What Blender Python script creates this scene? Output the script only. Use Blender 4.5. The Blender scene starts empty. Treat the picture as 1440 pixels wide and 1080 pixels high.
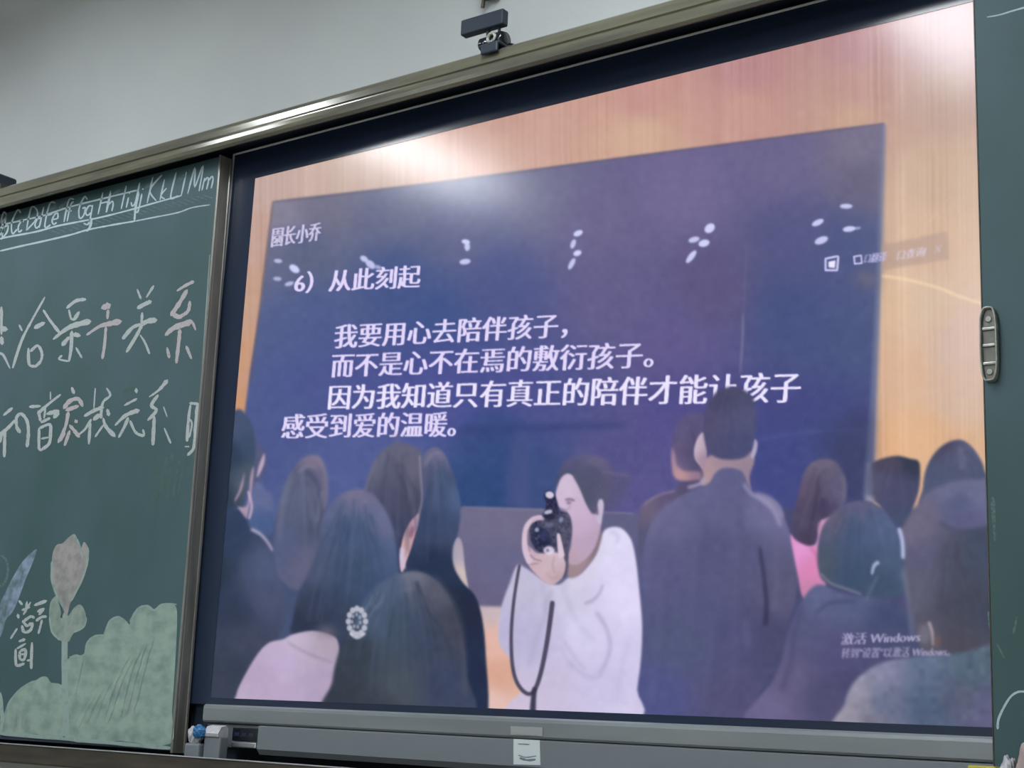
import bpy, bmesh, math, random
import numpy as np
from mathutils import Vector, Matrix

random.seed(7)
rng = np.random.default_rng(7)
sc = bpy.context.scene
col = sc.collection

# ------------------------------------------------------------------ camera
ZT = 2.32                                   # height of the display picture's top edge above the floor
R = np.array([[0.808568, 0.586779, 0.043675],
              [-0.095151, 0.203642, -0.974411],
              [-0.580658, 0.783722, 0.220491]])
F = 2106.4636
C = np.array([2.22526396, -2.06468936, 1.22754238])
cam_data = bpy.data.cameras.new('camera')
cam = bpy.data.objects.new('camera', cam_data)
col.objects.link(cam)
cam_data.sensor_width = 36.0
cam_data.lens = F / 1440 * 36.0
cam_data.clip_start = 0.02
cam.matrix_world = Matrix(((R[0, 0], -R[1, 0], -R[2, 0], C[0]),
                           (R[0, 1], -R[1, 1], -R[2, 1], C[1]),
                           (R[0, 2], -R[1, 2], -R[2, 2], C[2]), (0, 0, 0, 1)))
sc.camera = cam

# ------------------------------------------------------------------ light and exposure
world = bpy.data.worlds.new('world')
sc.world = world
world.use_nodes = True
world.node_tree.nodes['Background'].inputs[0].default_value = (0.8, 0.9, 1.0, 1)
world.node_tree.nodes['Background'].inputs[1].default_value = 0.25
sc.view_settings.view_transform = 'Standard'
sc.view_settings.look = 'None'
sc.view_settings.gamma = 1
sc.view_settings.use_curve_mapping = False
sc.view_settings.exposure = 0.0
sc.cycles.use_denoising = True
LAMP_POWER = 14.0            # front row; the rear row is stronger, added fill
REAR_FILL_POWER = 48.0  # unseen rear battens, added to fill the shaded parts
UPLIGHT_POWER = 42.0         # upward light added at the rear battens to brighten the ceiling
LAMPS = [(-0.76, -1.22, 'white ceiling batten hanging before the left chalkboard'), (1.02, -1.10, 'white ceiling batten hanging before the display, glinting in its upper right corner'),
         (-2.75, -1.1, 'added white fill batten hanging furthest left'), (0.6, -4.3, 'added white fill batten hanging behind the viewer'), (0.6, -6.1, 'added white fill batten hanging before the rear wall')]  # these three battens are unseen and added for more illumination
SCREEN_GAIN = 1.0


# ------------------------------------------------------------------ geometry helpers
def at(x, y, Y):
    """point of the plane y=Y seen at pixel (x, y)"""
    d = np.array([x - 720.0, y - 540.0, F]) @ R
    t = (Y - C[1]) / d[1]
    return C + d * t


def tag(o, label=None, cat=None, group=None, kind=None):
    if label: o['label'] = label
    if cat: o['category'] = cat
    if group: o['group'] = group
    if kind: o['kind'] = kind
    return o


def empty(name, loc, label=None, cat=None, group=None):
    o = bpy.data.objects.new(name, None)
    col.objects.link(o)
    o.location = loc
    o.empty_display_size = 0.05
    return tag(o, label, cat, group)


def link(name, me, m, parent=None, smooth=False):
    o = bpy.data.objects.new(name, me)
    col.objects.link(o)
    if m: me.materials.append(m)
    if smooth:
        for p in me.polygons: p.use_smooth = True
    if parent:
        o.parent = parent
        o.matrix_parent_inverse = Matrix.Translation(-Vector(parent_loc(parent)))
    return o


def parent_loc(p):
    return Vector(p.location) if p.type == 'EMPTY' else Vector((0, 0, 0))


def obj(name, bm, m, parent=None, smooth=False):
    me = bpy.data.meshes.new(name)
    bmesh.ops.recalc_face_normals(bm, faces=bm.faces)
    bm.to_mesh(me)
    bm.free()
    return link(name, me, m, parent, smooth)


def box(bm, x0, x1, y0, y1, z0, z1, bev=0.0, seg=2):
    r = bmesh.ops.create_cube(bm, size=1)
    vs = r['verts']
    for v in vs:
        v.co = Vector(((x0 + x1) / 2 + v.co.x * (x1 - x0), (y0 + y1) / 2 + v.co.y * (y1 - y0),
                       (z0 + z1) / 2 + v.co.z * (z1 - z0)))
    if bev > 0:
        es = list({e for v in vs for e in v.link_edges})
        bmesh.ops.bevel(bm, geom=es, offset=bev, segments=seg, affect='EDGES', profile=0.5)
    return vs


def profile_x(bm, pts, x0, x1):
    """extrude the closed (y, z) profile along x"""
    a = [bm.verts.new((x0, y, z)) for y, z in pts]
    b = [bm.verts.new((x1, y, z)) for y, z in pts]
    n = len(pts)
    for i in range(n):
        bm.faces.new((a[i], a[(i + 1) % n], b[(i + 1) % n], b[i]))
    bm.faces.new(a[::-1])
    bm.faces.new(b)


def lathe(bm, prof, mat4, n=24):
    """revolve (r, h) about local z, placed by mat4"""
    rings = []
    for r, h in prof:
        if r < 1e-6:
            rings.append([bm.verts.new(mat4 @ Vector((0, 0, h)))])
        else:
            rings.append([bm.verts.new(mat4 @ Vector((r * math.cos(2 * math.pi * k / n), r * math.sin(2 * math.pi * k / n), h))) for k in range(n)])
    for a, b in zip(rings, rings[1:]):
        for k in range(n):
            k2 = (k + 1) % n
            if len(a) == 1 and len(b) == 1: continue
            if len(a) == 1: bm.faces.new((a[0], b[k], b[k2]))
            elif len(b) == 1: bm.faces.new((a[k], a[k2], b[0]))
            else: bm.faces.new((a[k], a[k2], b[k2], b[k]))


def tube(bm, pts, r, n=10):
    pts = [Vector(p) for p in pts]
    prev = None
    for i, p in enumerate(pts):
        t = (pts[min(i + 1, len(pts) - 1)] - pts[max(i - 1, 0)]).normalized()
        u = t.orthogonal().normalized() if prev is None else (prev[1] - t * prev[1].dot(t)).normalized()
        w = t.cross(u)
        ring = [bm.verts.new(p + (u * math.cos(2 * math.pi * k / n) + w * math.sin(2 * math.pi * k / n)) * r) for k in range(n)]
        if prev:
            for k in range(n):
                bm.faces.new((prev[0][k], prev[0][(k + 1) % n], ring[(k + 1) % n], ring[k]))
        else:
            bm.faces.new(ring[::-1])
        prev = (ring, u)
    bm.faces.new(prev[0])


# ------------------------------------------------------------------ materials
def lin(c):
    c = np.asarray(c, float) / 255.0
    return np.where(c <= 0.04045, c / 12.92, ((c + 0.055) / 1.055) ** 2.4)


def mat(name, rgb, rough=0.5, metal=0.0, spec=0.5, vary=None, scale=8.0, stretch=(1, 1, 1), bump=0.0, bump_scale=200.0, lo=0.35, hi=0.7, detail=4.0, coat=0.0):
    m = bpy.data.materials.new(name)
    m.use_nodes = True
    nt = m.node_tree
    b = nt.nodes['Principled BSDF']
    b.inputs['Base Color'].default_value = (*lin(rgb), 1)
    b.inputs['Roughness'].default_value = rough
    b.inputs['Metallic'].default_value = metal
    b.inputs['Specular IOR Level'].default_value = spec
    b.inputs['Coat Weight'].default_value = coat
    if vary is not None or bump > 0:
        tc = nt.nodes.new('ShaderNodeTexCoord')
        mp = nt.nodes.new('ShaderNodeMapping')
        mp.inputs['Scale'].default_value = stretch
        nt.links.new(tc.outputs['Object'], mp.inputs['Vector'])
    if vary is not None:
        n = nt.nodes.new('ShaderNodeTexNoise')
        n.inputs['Scale'].default_value = scale
        n.inputs['Detail'].default_value = detail
        nt.links.new(mp.outputs[0], n.inputs['Vector'])
        r = nt.nodes.new('ShaderNodeValToRGB')
        r.color_ramp.elements[0].position = lo
        r.color_ramp.elements[1].position = hi
        r.color_ramp.elements[0].color = (*lin(rgb), 1)
        r.color_ramp.elements[1].color = (*lin(vary), 1)
        nt.links.new(n.outputs['Fac'], r.inputs['Fac'])
        nt.links.new(r.outputs['Color'], b.inputs['Base Color'])
    if bump > 0:
        n2 = nt.nodes.new('ShaderNodeTexNoise')
        n2.inputs['Scale'].default_value = bump_scale
        nt.links.new(mp.outputs[0], n2.inputs['Vector'])
        bp = nt.nodes.new('ShaderNodeBump')
        bp.inputs['Strength'].default_value = bump
        bp.inputs['Distance'].default_value = 0.002
        nt.links.new(n2.outputs['Fac'], bp.inputs['Height'])
        nt.links.new(bp.outputs['Normal'], b.inputs['Normal'])
    return m


M = {}
M['wall'] = mat('wall_paint', (196, 202, 204), 0.75, vary=(188, 193, 196), scale=2.5, bump=0.15, bump_scale=90)
M['ceiling'] = mat('ceiling_paint', (225, 226, 222), 0.9)
M['floor'] = mat('floor_tile', (150, 145, 135), 0.35, vary=(135, 130, 122), scale=5)
M['side_wall'] = mat('side_wall_paint', (190, 192, 186), 0.8)
M['green'] = mat('green_board', (60, 88, 90), 0.55, spec=0.3, vary=(73, 98, 106), scale=3.2, stretch=(1.5, 1, 1), lo=0.35, hi=0.72, detail=6)
M['bronze'] = mat('bronze_aluminium', (122, 121, 104), 0.15, metal=0.2, spec=0.9, vary=(98, 98, 90), scale=7, stretch=(0.6, 5, 7), lo=0.35, hi=0.65, detail=6)
M['bronze_dark'] = mat('dark_bronze', (86, 80, 72), 0.4, metal=0.4, vary=(62, 60, 56), scale=14, stretch=(0.5, 4, 4), detail=8)
M['stile'] = mat('stile_aluminium', (158, 158, 152), 0.25, metal=0.4, vary=(124, 122, 118), scale=6, stretch=(6, 6, 0.8), detail=6)
M['dark'] = mat('recess_shade', (52, 64, 82), 0.6)  # shade inside the rail and in the gaps, put into the colour
M['bezel'] = mat('black_glass_bezel', (39, 50, 72), 0.16, spec=0.5)
M['black'] = mat('black_plastic', (34, 47, 62), 0.45)
M['black_gloss'] = mat('black_gloss', (24, 27, 38), 0.12, spec=0.6)
M['silver'] = mat('silver_trim', (200, 205, 212), 0.28, metal=0.8)
M['trim'] = mat('pale_trim', (238, 242, 248), 0.3, metal=0.1)
M['bar'] = mat('grey_bar_metal', (140, 148, 152), 0.42, metal=0.25, vary=(126, 134, 140), scale=5, stretch=(0.6, 3, 3))
M['bar_low'] = mat('grey_lower_bar', (118, 126, 134), 0.5, metal=0.15)
M['sticker'] = mat('white_sticker', (205, 215, 220), 0.5)
M['sticker_ink'] = mat('sticker_ink', (110, 125, 135), 0.6)
M['logo'] = mat('pale_logo', (170, 175, 178), 0.35, metal=0.3)
M['clear'] = mat('grey_clear_plastic', (176, 178, 172), 0.2, vary=(128, 130, 122), scale=60, coat=0.5)
M['pull_inner'] = mat('pull_inner', (112, 112, 104), 0.35, vary=(84, 84, 78), scale=40)
M['housing'] = mat('lamp_housing', (225, 228, 230), 0.5)
M['blue'] = mat('blue_plastic', (40, 110, 165), 0.4)
M['white'] = mat('white_paper', (200, 200, 206), 0.7, vary=(165, 165, 175), scale=60)
M['pink'] = mat('pinkish_paper', (190, 165, 165), 0.7, vary=(165, 150, 150), scale=40)
M['yellow'] = mat('yellow_card', (190, 180, 60), 0.6)
M['stain'] = mat('wall_stain', (158, 158, 168), 0.8)


def chalk_mat(name, rgb, under=(72, 98, 94), lo=0.32, hi=0.55, scale=220.0, stretch=(1, 1, 1), detail=3):
    return mat(name, under, 0.85, spec=0.2, vary=rgb, scale=scale, stretch=stretch, lo=lo, hi=hi, detail=detail)


M['chalk'] = chalk_mat('white_chalk', (176, 184, 186), lo=0.2, hi=0.42)
M['chalk_pink'] = chalk_mat('pinkish_chalk', (180, 175, 180), lo=0.2, hi=0.42)
M['chalk_line'] = chalk_mat('line_chalk', (178, 198, 206), lo=0.15, hi=0.4)
M['chalk_faint'] = chalk_mat('faint_chalk', (110, 130, 136), lo=0.3, hi=0.7)
M['chalk_blue'] = chalk_mat('blue_chalk', (136, 154, 178), lo=0.25, hi=0.6, scale=40)
M['chalk_green'] = chalk_mat('pale_green_chalk', (148, 170, 160), under=(122, 144, 138), lo=0.3, hi=0.62, scale=26, stretch=(1, 1, 1.4), detail=8)
M['chalk_leaf'] = chalk_mat('leaf_chalk', (144, 158, 152), under=(112, 134, 126), lo=0.25, hi=0.6, scale=40)
M['chalk_flower'] = chalk_mat('flower_chalk', (160, 156, 156), under=(128, 132, 132), lo=0.3, hi=0.6, scale=45, detail=6)
M['chalk_stem'] = chalk_mat('stem_chalk', (146, 166, 162), under=(120, 142, 136), lo=0.2, hi=0.5, scale=60)

# picture on the display: gives off its own light through a thin, slightly diffusing front glass
m = bpy.data.materials.new('display_picture')
m.use_nodes = True
nt = m.node_tree
b = nt.nodes['Principled BSDF']
at_ = nt.nodes.new('ShaderNodeAttribute')
at_.attribute_name = 'picture'
b.inputs['Base Color'].default_value = (0.012, 0.013, 0.018, 1)
b.inputs['Roughness'].default_value = 0.17
b.inputs['Specular IOR Level'].default_value = 0.5
nt.links.new(at_.outputs['Color'], b.inputs['Emission Color'])
b.inputs['Emission Strength'].default_value = SCREEN_GAIN
M['picture'] = m

# ------------------------------------------------------------------ the room
X0, X1, Y0, YW, ZC = -4.2, 4.2, -7.0, 0.10, 3.45


def slab(name, *a, m):
    bm = bmesh.new()
    box(bm, *a)
    return tag(obj(name, bm, m), kind='structure')


slab('wall_front', X0, X1, YW, YW + 0.2, 0, ZC, m=M['wall'])
slab('wall_back', X0, X1, Y0 - 0.2, Y0, 0, ZC, m=M['side_wall'])
slab('wall_left', X0 - 0.2, X0, Y0 - 0.2, YW + 0.2, 0, ZC, m=M['side_wall'])
slab('wall_right', X1, X1 + 0.2, Y0 - 0.2, YW + 0.2, 0, ZC, m=M['side_wall'])
slab('floor', X0 - 0.2, X1 + 0.2, Y0 - 0.2, YW + 0.2, -0.15, 0, m=M['floor'])
slab('ceiling', X0 - 0.2, X1 + 0.2, Y0 - 0.2, YW + 0.2, ZC, ZC + 0.15, m=M['ceiling'])

# ------------------------------------------------------------------ ceiling lamps (above the frame; the first two glint in the glass, the others are added fill)
m = bpy.data.materials.new('lamp_diffuser')
m.use_nodes = True
b = m.node_tree.nodes['Principled BSDF']
b.inputs['Base Color'].default_value = (0.9, 0.9, 0.9, 1)
b.inputs['Emission Color'].default_value = (0.93, 0.97, 1.0, 1)
b.inputs['Emission Strength'].default_value = 6.0
M['diffuser'] = m
for (lx, ly, lamp_label) in LAMPS:
    LZ, L2, W2 = 3.0, 0.6, 0.13
    r = empty('ceiling_lamp', (lx, ly, LZ), lamp_label, 'lamp', 'hanging battens above the classroom')
    bm = bmesh.new()
    for s in (-1, 1):                                    # trough reflector
        v = [bm.verts.new((lx + s * 0.03, ly - L2, LZ + 0.07)), bm.verts.new((lx + s * 0.03, ly + L2, LZ + 0.07)),
             bm.verts.new((lx + s * (W2 + 0.03), ly + L2, LZ - 0.01)), bm.verts.new((lx + s * (W2 + 0.03), ly - L2, LZ - 0.01))]
        bm.faces.new(v)
    box(bm, lx - 0.035, lx + 0.035, ly - L2, ly + L2, LZ + 0.06, LZ + 0.10)
    obj('housing', bm, M['housing'], r)
    bm = bmesh.new()
    box(bm, lx - W2, lx + W2, ly - L2 + 0.01, ly + L2 - 0.01, LZ + 0.004, LZ + 0.012)
    obj('diffuser', bm, M['diffuser'], r)
    bm = bmesh.new()
    bm.free()
    for s in (-1, 1):
        bm = bmesh.new()
        tube(bm, [(lx, ly + s * 0.4, LZ + 0.09), (lx, ly + s * 0.4, ZC + 0.01)], 0.003, 6)
        obj('suspension_wire', bm, M['black'], r)
    ld = bpy.data.lights.new('lamp_light', 'AREA')
    ld.shape = 'RECTANGLE'
    ld.size, ld.size_y = 2 * W2, 2 * L2 - 0.04
    ld.energy = LAMP_POWER if ly > -2 else REAR_FILL_POWER
    ld.color = (0.93, 0.97, 1.0)
    lo = bpy.data.objects.new('lamp_light', ld)
    col.objects.link(lo)
    lo.location = (0, 0, 0.0)
    lo.parent = r
    if ly < -2:  # unseen upward fill, added so the ceiling is less dark
        lu = ld.copy()
        lu.energy = UPLIGHT_POWER
        lo2 = bpy.data.objects.new('fill_uplight', lu)
        col.objects.link(lo2)
        lo2.location = (0, 0, 0.115)
        lo2.rotation_euler = (math.pi, 0, 0)
        lo2.parent = r

# ------------------------------------------------------------------ blackboard frame
ZR0, ZR1 = 2.3655, 2.4225
fr = empty('chalkboard_frame', (0, 0, 1.1), 'bronze aluminium rails framing the chalkboards and the display across the wall', 'frame')
bm = bmesh.new()
prof = [(YW, ZR1 - 0.006), (YW, ZR1), (-0.062, ZR1), (-0.070, ZR1 - 0.002), (-0.076, ZR1 - 0.007), (-0.0785, ZR1 - 0.015), (-0.079, 2.3945), (-0.0755, 2.3925),
        (-0.0755, 2.3895), (-0.080, 2.3875), (-0.0815, 2.378), (-0.0805, 2.370), (-0.076, ZR0), (-0.0725, ZR0), (-0.0715, ZR0 + 0.012), (-0.0715, ZR1 - 0.006)]
profile_x(bm, prof, -3.3, 3.6)
obj('top_rail', bm, M['bronze'], fr)
bm = bmesh.new()
profile_x(bm, [(0.082, 2.405), (0.082, ZR1 - 0.0062), (-0.0713, ZR1 - 0.0062), (-0.0713, ZR0 + 0.004), (-0.0690, ZR0 + 0.004), (-0.0690, 2.4115), (-0.015, 2.4115), (-0.015, 2.405)], -3.3, 3.6)
tag(obj('rail_channel', bm, M['dark'], fr), 'inside of the upper rail, its shade put into the dark colour')
bm = bmesh.new()
prof = [(YW, 1.102), (YW, 1.1335), (-0.030, 1.1335), (-0.066, 1.1335), (-0.066, 1.140), (-0.088, 1.140), (-0.091, 1.137), (-0.091, 1.106), (-0.088, 1.102)]
profile_x(bm, prof, -3.3, 3.6)
obj('bottom_rail', bm, M['bronze_dark'], fr)
bm = bmesh.new()
box(bm, -3.3, 3.6, 0.084, YW - 0.0005, 1.134, ZR1 - 0.007)
obj('back_panel', bm, M['dark'], fr)
bm = bmesh.new()
box(bm, -3.3, 3.6, -0.0925, -0.0895, 1.1385, 1.1412, 0.001)
tag(obj('rail_highlight', bm, M['silver'], fr), 'thin pale strip along the lower rail, an edge highlight given as colour')  # pale strip stands in for the highlight on the rail's front edge


# ------------------------------------------------------------------ flat chalk marks on a board
def spl(pts, closed=True, n=5):
    p = np.asarray(pts, float)
    m_ = len(p)
    out = []
    rngi = range(m_) if closed else range(m_ - 1)
    for i in rngi:
        if closed:
            a, b_, c, d = p[i - 1], p[i], p[(i + 1) % m_], p[(i + 2) % m_]
        else:
            a, b_, c, d = p[max(i - 1, 0)], p[i], p[i + 1], p[min(i + 2, m_ - 1)]
        for k in range(n):
            t = k / n
            out.append(0.5 * ((2 * b_) + (c - a) * t + (2 * a - 5 * b_ + 4 * c - d) * t * t + (3 * b_ - a - 3 * c + d) * t ** 3))
    if not closed: out.append(p[-1])
    return np.array(out)


def ribbon(pts, w0, w1=None, jit=0.0, n=5):
    """outline of a brush stroke through pts"""
    p = spl(pts, False, n) if len(pts) > 2 else np.array([np.array(pts[0]) + (np.array(pts[1]) - np.array(pts[0])) * k / 6 for k in range(7)], float)
    w1 = w0 if w1 is None else w1
    t = np.gradient(p, axis=0)
    t /= np.linalg.norm(t, axis=1)[:, None] + 1e-9
    nn = np.stack([-t[:, 1], t[:, 0]], 1)
    w = np.linspace(w0, w1, len(p)) / 2
    w[0] *= 0.6
    w[-1] *= 0.6
    if jit: w = w * (1 + rng.uniform(-jit, jit, len(p)))
    return p, nn, w


def strokes_bm(strokes, Y, jit=0.18, dy=0.0):
    bm = bmesh.new()
    for i, s in enumerate(strokes):
        pts, w0 = s[0], s[1]
        w1 = s[2] if len(s) > 2 else w0
        p, nn, w = ribbon(pts, w0, w1, jit)
        yy = Y - dy - 0.00004 * (i % 12)
        A = [bm.verts.new(Vector(at(*(q + n_ * k), yy))) for q, n_, k in zip(p, nn, w)]
        B = [bm.verts.new(Vector(at(*(q - n_ * k), yy))) for q, n_, k in zip(p, nn, w)]
        for k in range(len(p) - 1):
            bm.faces.new((A[k], A[k + 1], B[k + 1], B[k]))
        c0, c1 = bm.verts.new(Vector(at(*(p[0] - (p[1] - p[0]) / (np.linalg.norm(p[1] - p[0]) + 1e-9) * w0 * 0.3), yy))), bm.verts.new(Vector(at(*(p[-1] + (p[-1] - p[-2]) / (np.linalg.norm(p[-1] - p[-2]) + 1e-9) * w1 * 0.3), yy)))
        bm.faces.new((c0, A[0], B[0]))
        bm.faces.new((A[-1], c1, B[-1]))
    return bm


def split_obj(name, bm, m_, parent):
    """one object per separate piece"""
    left = set(bm.faces)
    while left:
        f = left.pop()
        isl, st = [f], [f]
        while st:
            for e_ in st.pop().edges:
                for g in e_.link_faces:
                    if g in left:
                        left.discard(g)
                        isl.append(g)
                        st.append(g)
        nb = bmesh.new()
        mp_ = {}
        for g in isl:
            vs = []
            for v in g.verts:
                if v not in mp_: mp_[v] = nb.verts.new(v.co)
                vs.append(mp_[v])
            nb.faces.new(vs)
        obj(name, nb, m_, parent)
    bm.free()


def fill_bm(pts, Y, smooth=True, n=4):
    p = spl(pts, True, n) if smooth else pts
    bm = bmesh.new()
    vs = [bm.verts.new(Vector(at(q[0], q[1], Y))) for q in p]
    f = bm.faces.new(vs)
    bmesh.ops.triangulate(bm, faces=[f])
    return bm


# ------------------------------------------------------------------ left chalkboard
YB = -0.040
ZB0, ZB1 = 1.1525, 2.369
XE = -0.070
lb = empty('sliding_chalkboard', (-1.0, YB, ZB0), 'green sliding chalkboard on the left, chalked with alphabet, Chinese characters and a flower', 'chalkboard')
bm = bmesh.new()
box(bm, -1.9, XE - 0.0022, YB, -0.022, ZB0 + 0.002, ZB1)
obj('board_panel', bm, M['green'], lb)
bm = bmesh.new()                        # right stile: end profile seen from the side
prof = [(XE - 0.0022, YB - 0.001), (XE, YB - 0.001), (XE + 0.0016, YB + 0.001), (XE + 0.0016, YB + 0.0045), (XE + 0.0006, YB + 0.006), (XE + 0.0012, YB + 0.008), (XE + 0.0016, -0.012), (XE + 0.0030, -0.0105), (XE + 0.0030, -0.006), (XE - 0.004, -0.006), (XE - 0.006, YB + 0.018), (XE - 0.0022, YB + 0.018)]
a = [bm.verts.new((x, y, ZB0 - 0.010)) for x, y in prof]
b2 = [bm.verts.new((x, y, ZB1 + 0.004)) for x, y in prof]
for i in range(len(prof)):
    j = (i + 1) % len(prof)
    bm.faces.new((a[i], a[j], b2[j], b2[i]))
bm.faces.new(a[::-1])
bm.faces.new(b2)
tag(obj('board_stile', bm, M['stile'], lb), 'grey aluminium edge strip')
bm = bmesh.new()
box(bm, -1.9, XE - 0.006, YB + 0.002, -0.02, ZB0 - 0.006, ZB0 + 0.002)
obj('board_bottom_edge', bm, M['dark'], lb)

YC = YB - 0.0004
UP = [   # (strokes of one character, material)
    [([(2, 432), (2, 470)], 4), ([(1, 462), (9, 463)], 8), ([(2, 474), (3, 484)], 5), ([(0, 497), (5, 500), (14, 518)], 5, 2)],
    [([(63, 418), (44, 452), (30, 480), (18, 517)], 3, 4), ([(61, 436), (70, 450), (83, 467)], 3, 5), ([(49, 461), (62, 454)], 6), ([(27, 457), (31, 465)], 3),
     ([(40, 490), (41, 512), (49, 515)], 4), ([(43, 494), (53, 486), (59, 497), (57, 508), (49, 516)], 4)],
    [([(94, 433), (107, 423), (120, 421)], 4, 5), ([(97, 436), (100, 448), (105, 449)], 3), ([(111, 439), (104, 450)], 5), ([(75, 477), (90, 465), (103, 458), (126, 452)], 3, 9),
     ([(101, 466), (100, 490), (97, 508)], 5, 4), ([(97, 474), (88, 485)], 4, 7), ([(104, 470), (112, 472)], 6), ([(107, 489), (115, 503)], 3), ([(87, 500), (83, 505), (96, 508)], 3)],
    [([(144, 433), (154, 429)], 8, 9), ([(152, 436), (151, 448)], 4), ([(122, 471), (140, 459), (155, 455), (169, 452)], 3, 9), ([(149, 460), (147, 485), (144, 504)], 4)],
    [([(193, 407), (198, 420)], 3), ([(216, 402), (206, 418)], 4, 3), ([(194, 433), (203, 428), (212, 424)], 6, 6), ([(200, 440), (199, 456)], 4), ([(173, 476), (186, 461), (198, 456)], 6, 4), ([(198, 457), (207, 452), (219, 450)], 5, 9),
     ([(199, 458), (192, 472), (178, 495)], 5, 4), ([(197, 471), (204, 482), (210, 497)], 2, 4)],
    [([(249, 409), (260, 402), (272, 396)], 3, 5), ([(263, 408), (253, 425), (241, 443)], 5, 7), ([(267, 424), (264, 438), (250, 447)], 4, 6), ([(242, 442), (254, 447)], 6), ([(233, 471), (245, 461), (268, 453)], 6, 9), ([(266, 450), (271, 454), (275, 464)], 4, 3),
     ([(253, 464), (251, 485), (248, 510)], 5, 5), ([(235, 489), (238, 503)], 4), ([(262, 487), (269, 504)], 4)],
    [([(5, 584), (17, 574)], 3, 5), ([(0, 612), (12, 601), (22, 590)], 6, 3), ([(7, 604), (6, 642)], 4, 5), ([(24, 604), (23, 588), (30, 582), (38, 592), (40, 608), (38, 628)], 4, 5), ([(23, 600), (28, 608)], 5), ([(0, 622), (2, 612)], 4)],
    [([(42, 572), (57, 571)], 5, 3), ([(71, 551), (71, 562)], 2), ([(85, 555), (66, 570), (55, 580)], 3, 5), ([(54, 578), (57, 592)], 4), ([(66, 582), (82, 578)], 5, 7), ([(82, 580), (76, 587)], 6), ([(58, 594), (70, 588)], 4), ([(64, 574), (62, 588)], 3),
     ([(55, 602), (55, 630), (60, 632)], 4), ([(56, 602), (70, 597), (71, 610), (69, 624), (59, 632)], 4, 5), ([(58, 617), (68, 615)], 3)],
    [([(101, 545), (104, 553)], 4, 5), ([(90, 574), (98, 564), (110, 561), (116, 571)], 6, 5), ([(93, 577), (110, 571)], 5), ([(96, 580), (92, 600), (82, 622)], 5, 4), ([(91, 609), (84, 620)], 5), ([(98, 606), (91, 626)], 4, 5), ([(98, 598), (104, 605), (111, 614)], 4, 6), ([(106, 591), (108, 594)], 5)],
    [([(134, 546), (132, 574)], 2, 2), ([(119, 585), (133, 577), (145, 573)], 4, 6), ([(128, 590), (120, 603), (111, 611)], 4, 3), ([(127, 592), (125, 624)], 4, 4), ([(150, 546), (155, 556), (146, 564), (143, 574), (142, 588)], 3, 4), ([(151, 576), (153, 584)], 5), ([(132, 590), (140, 583)], 6),
     ([(145, 588), (149, 600), (161, 613)], 3, 7), ([(145, 598), (134, 614)], 3)],
    [([(191, 546), (192, 552)], 4), ([(175, 570), (192, 561)], 3, 4), ([(162, 598), (177, 584), (195, 577)], 3, 7), ([(180, 588), (175, 600), (167, 615)], 5, 4), ([(183, 592), (190, 607), (198, 612), (203, 612)], 4, 4), ([(201, 604), (203, 611)], 3)],
    [([(235, 535), (224, 548), (210, 558)], 6, 2), ([(222, 556), (213, 570), (220, 577), (208, 591)], 5, 4), ([(217, 586), (215, 625)], 4, 6), ([(230, 572), (235, 586)], 2), ([(231, 602), (240, 623)], 2, 4)],
    [([(263, 620), (265, 590), (268, 569)], 5, 3), ([(267, 567), (279, 568)], 4), ([(278, 568), (275, 598), (273, 628), (264, 640)], 5, 4), ([(265, 588), (270, 596), (266, 615)], 3), ([(260, 628), (266, 628)], 2)],
]
for k, st in enumerate(UP):
    o = obj('chalk_character', strokes_bm(st, YC), M['chalk_pink' if k in (3, 5, 8) else 'chalk'], lb)
SMALL = [
    [([(27, 845), (31, 850)], 4), ([(25, 864), (26, 869)], 4), ([(15, 898), (24, 884)], 3), ([(33, 864), (43, 847)], 3), ([(31, 858), (42, 854)], 3), ([(33, 874), (43, 867), (48, 869)], 4), ([(32, 873), (38, 880), (44, 876)], 4), ([(31, 880), (34, 889), (43, 886), (46, 876)], 4), ([(38, 846), (36, 861)], 3)],
    [([(49, 851), (65, 845)], 5), ([(53, 860), (62, 856)], 4), ([(61, 857), (55, 864)], 4), ([(51, 873), (58, 868), (65, 867)], 4), ([(59, 872), (56, 884), (54, 891)], 3)],
    [([(27, 902), (35, 899)], 4), ([(22, 913), (22, 928), (24, 936), (34, 933)], 4), ([(24, 912), (36, 905)], 3), ([(28, 916), (28, 926), (34, 927), (36, 914), (29, 915)], 4), ([(45, 904), (44, 930), (44, 940)], 4, 4), ([(38, 929), (45, 928)], 3), ([(30, 920), (35, 920)], 3)],
]
for st in SMALL:
    obj('chalk_character', strokes_bm(st, YC), M['chalk'], lb)

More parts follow.
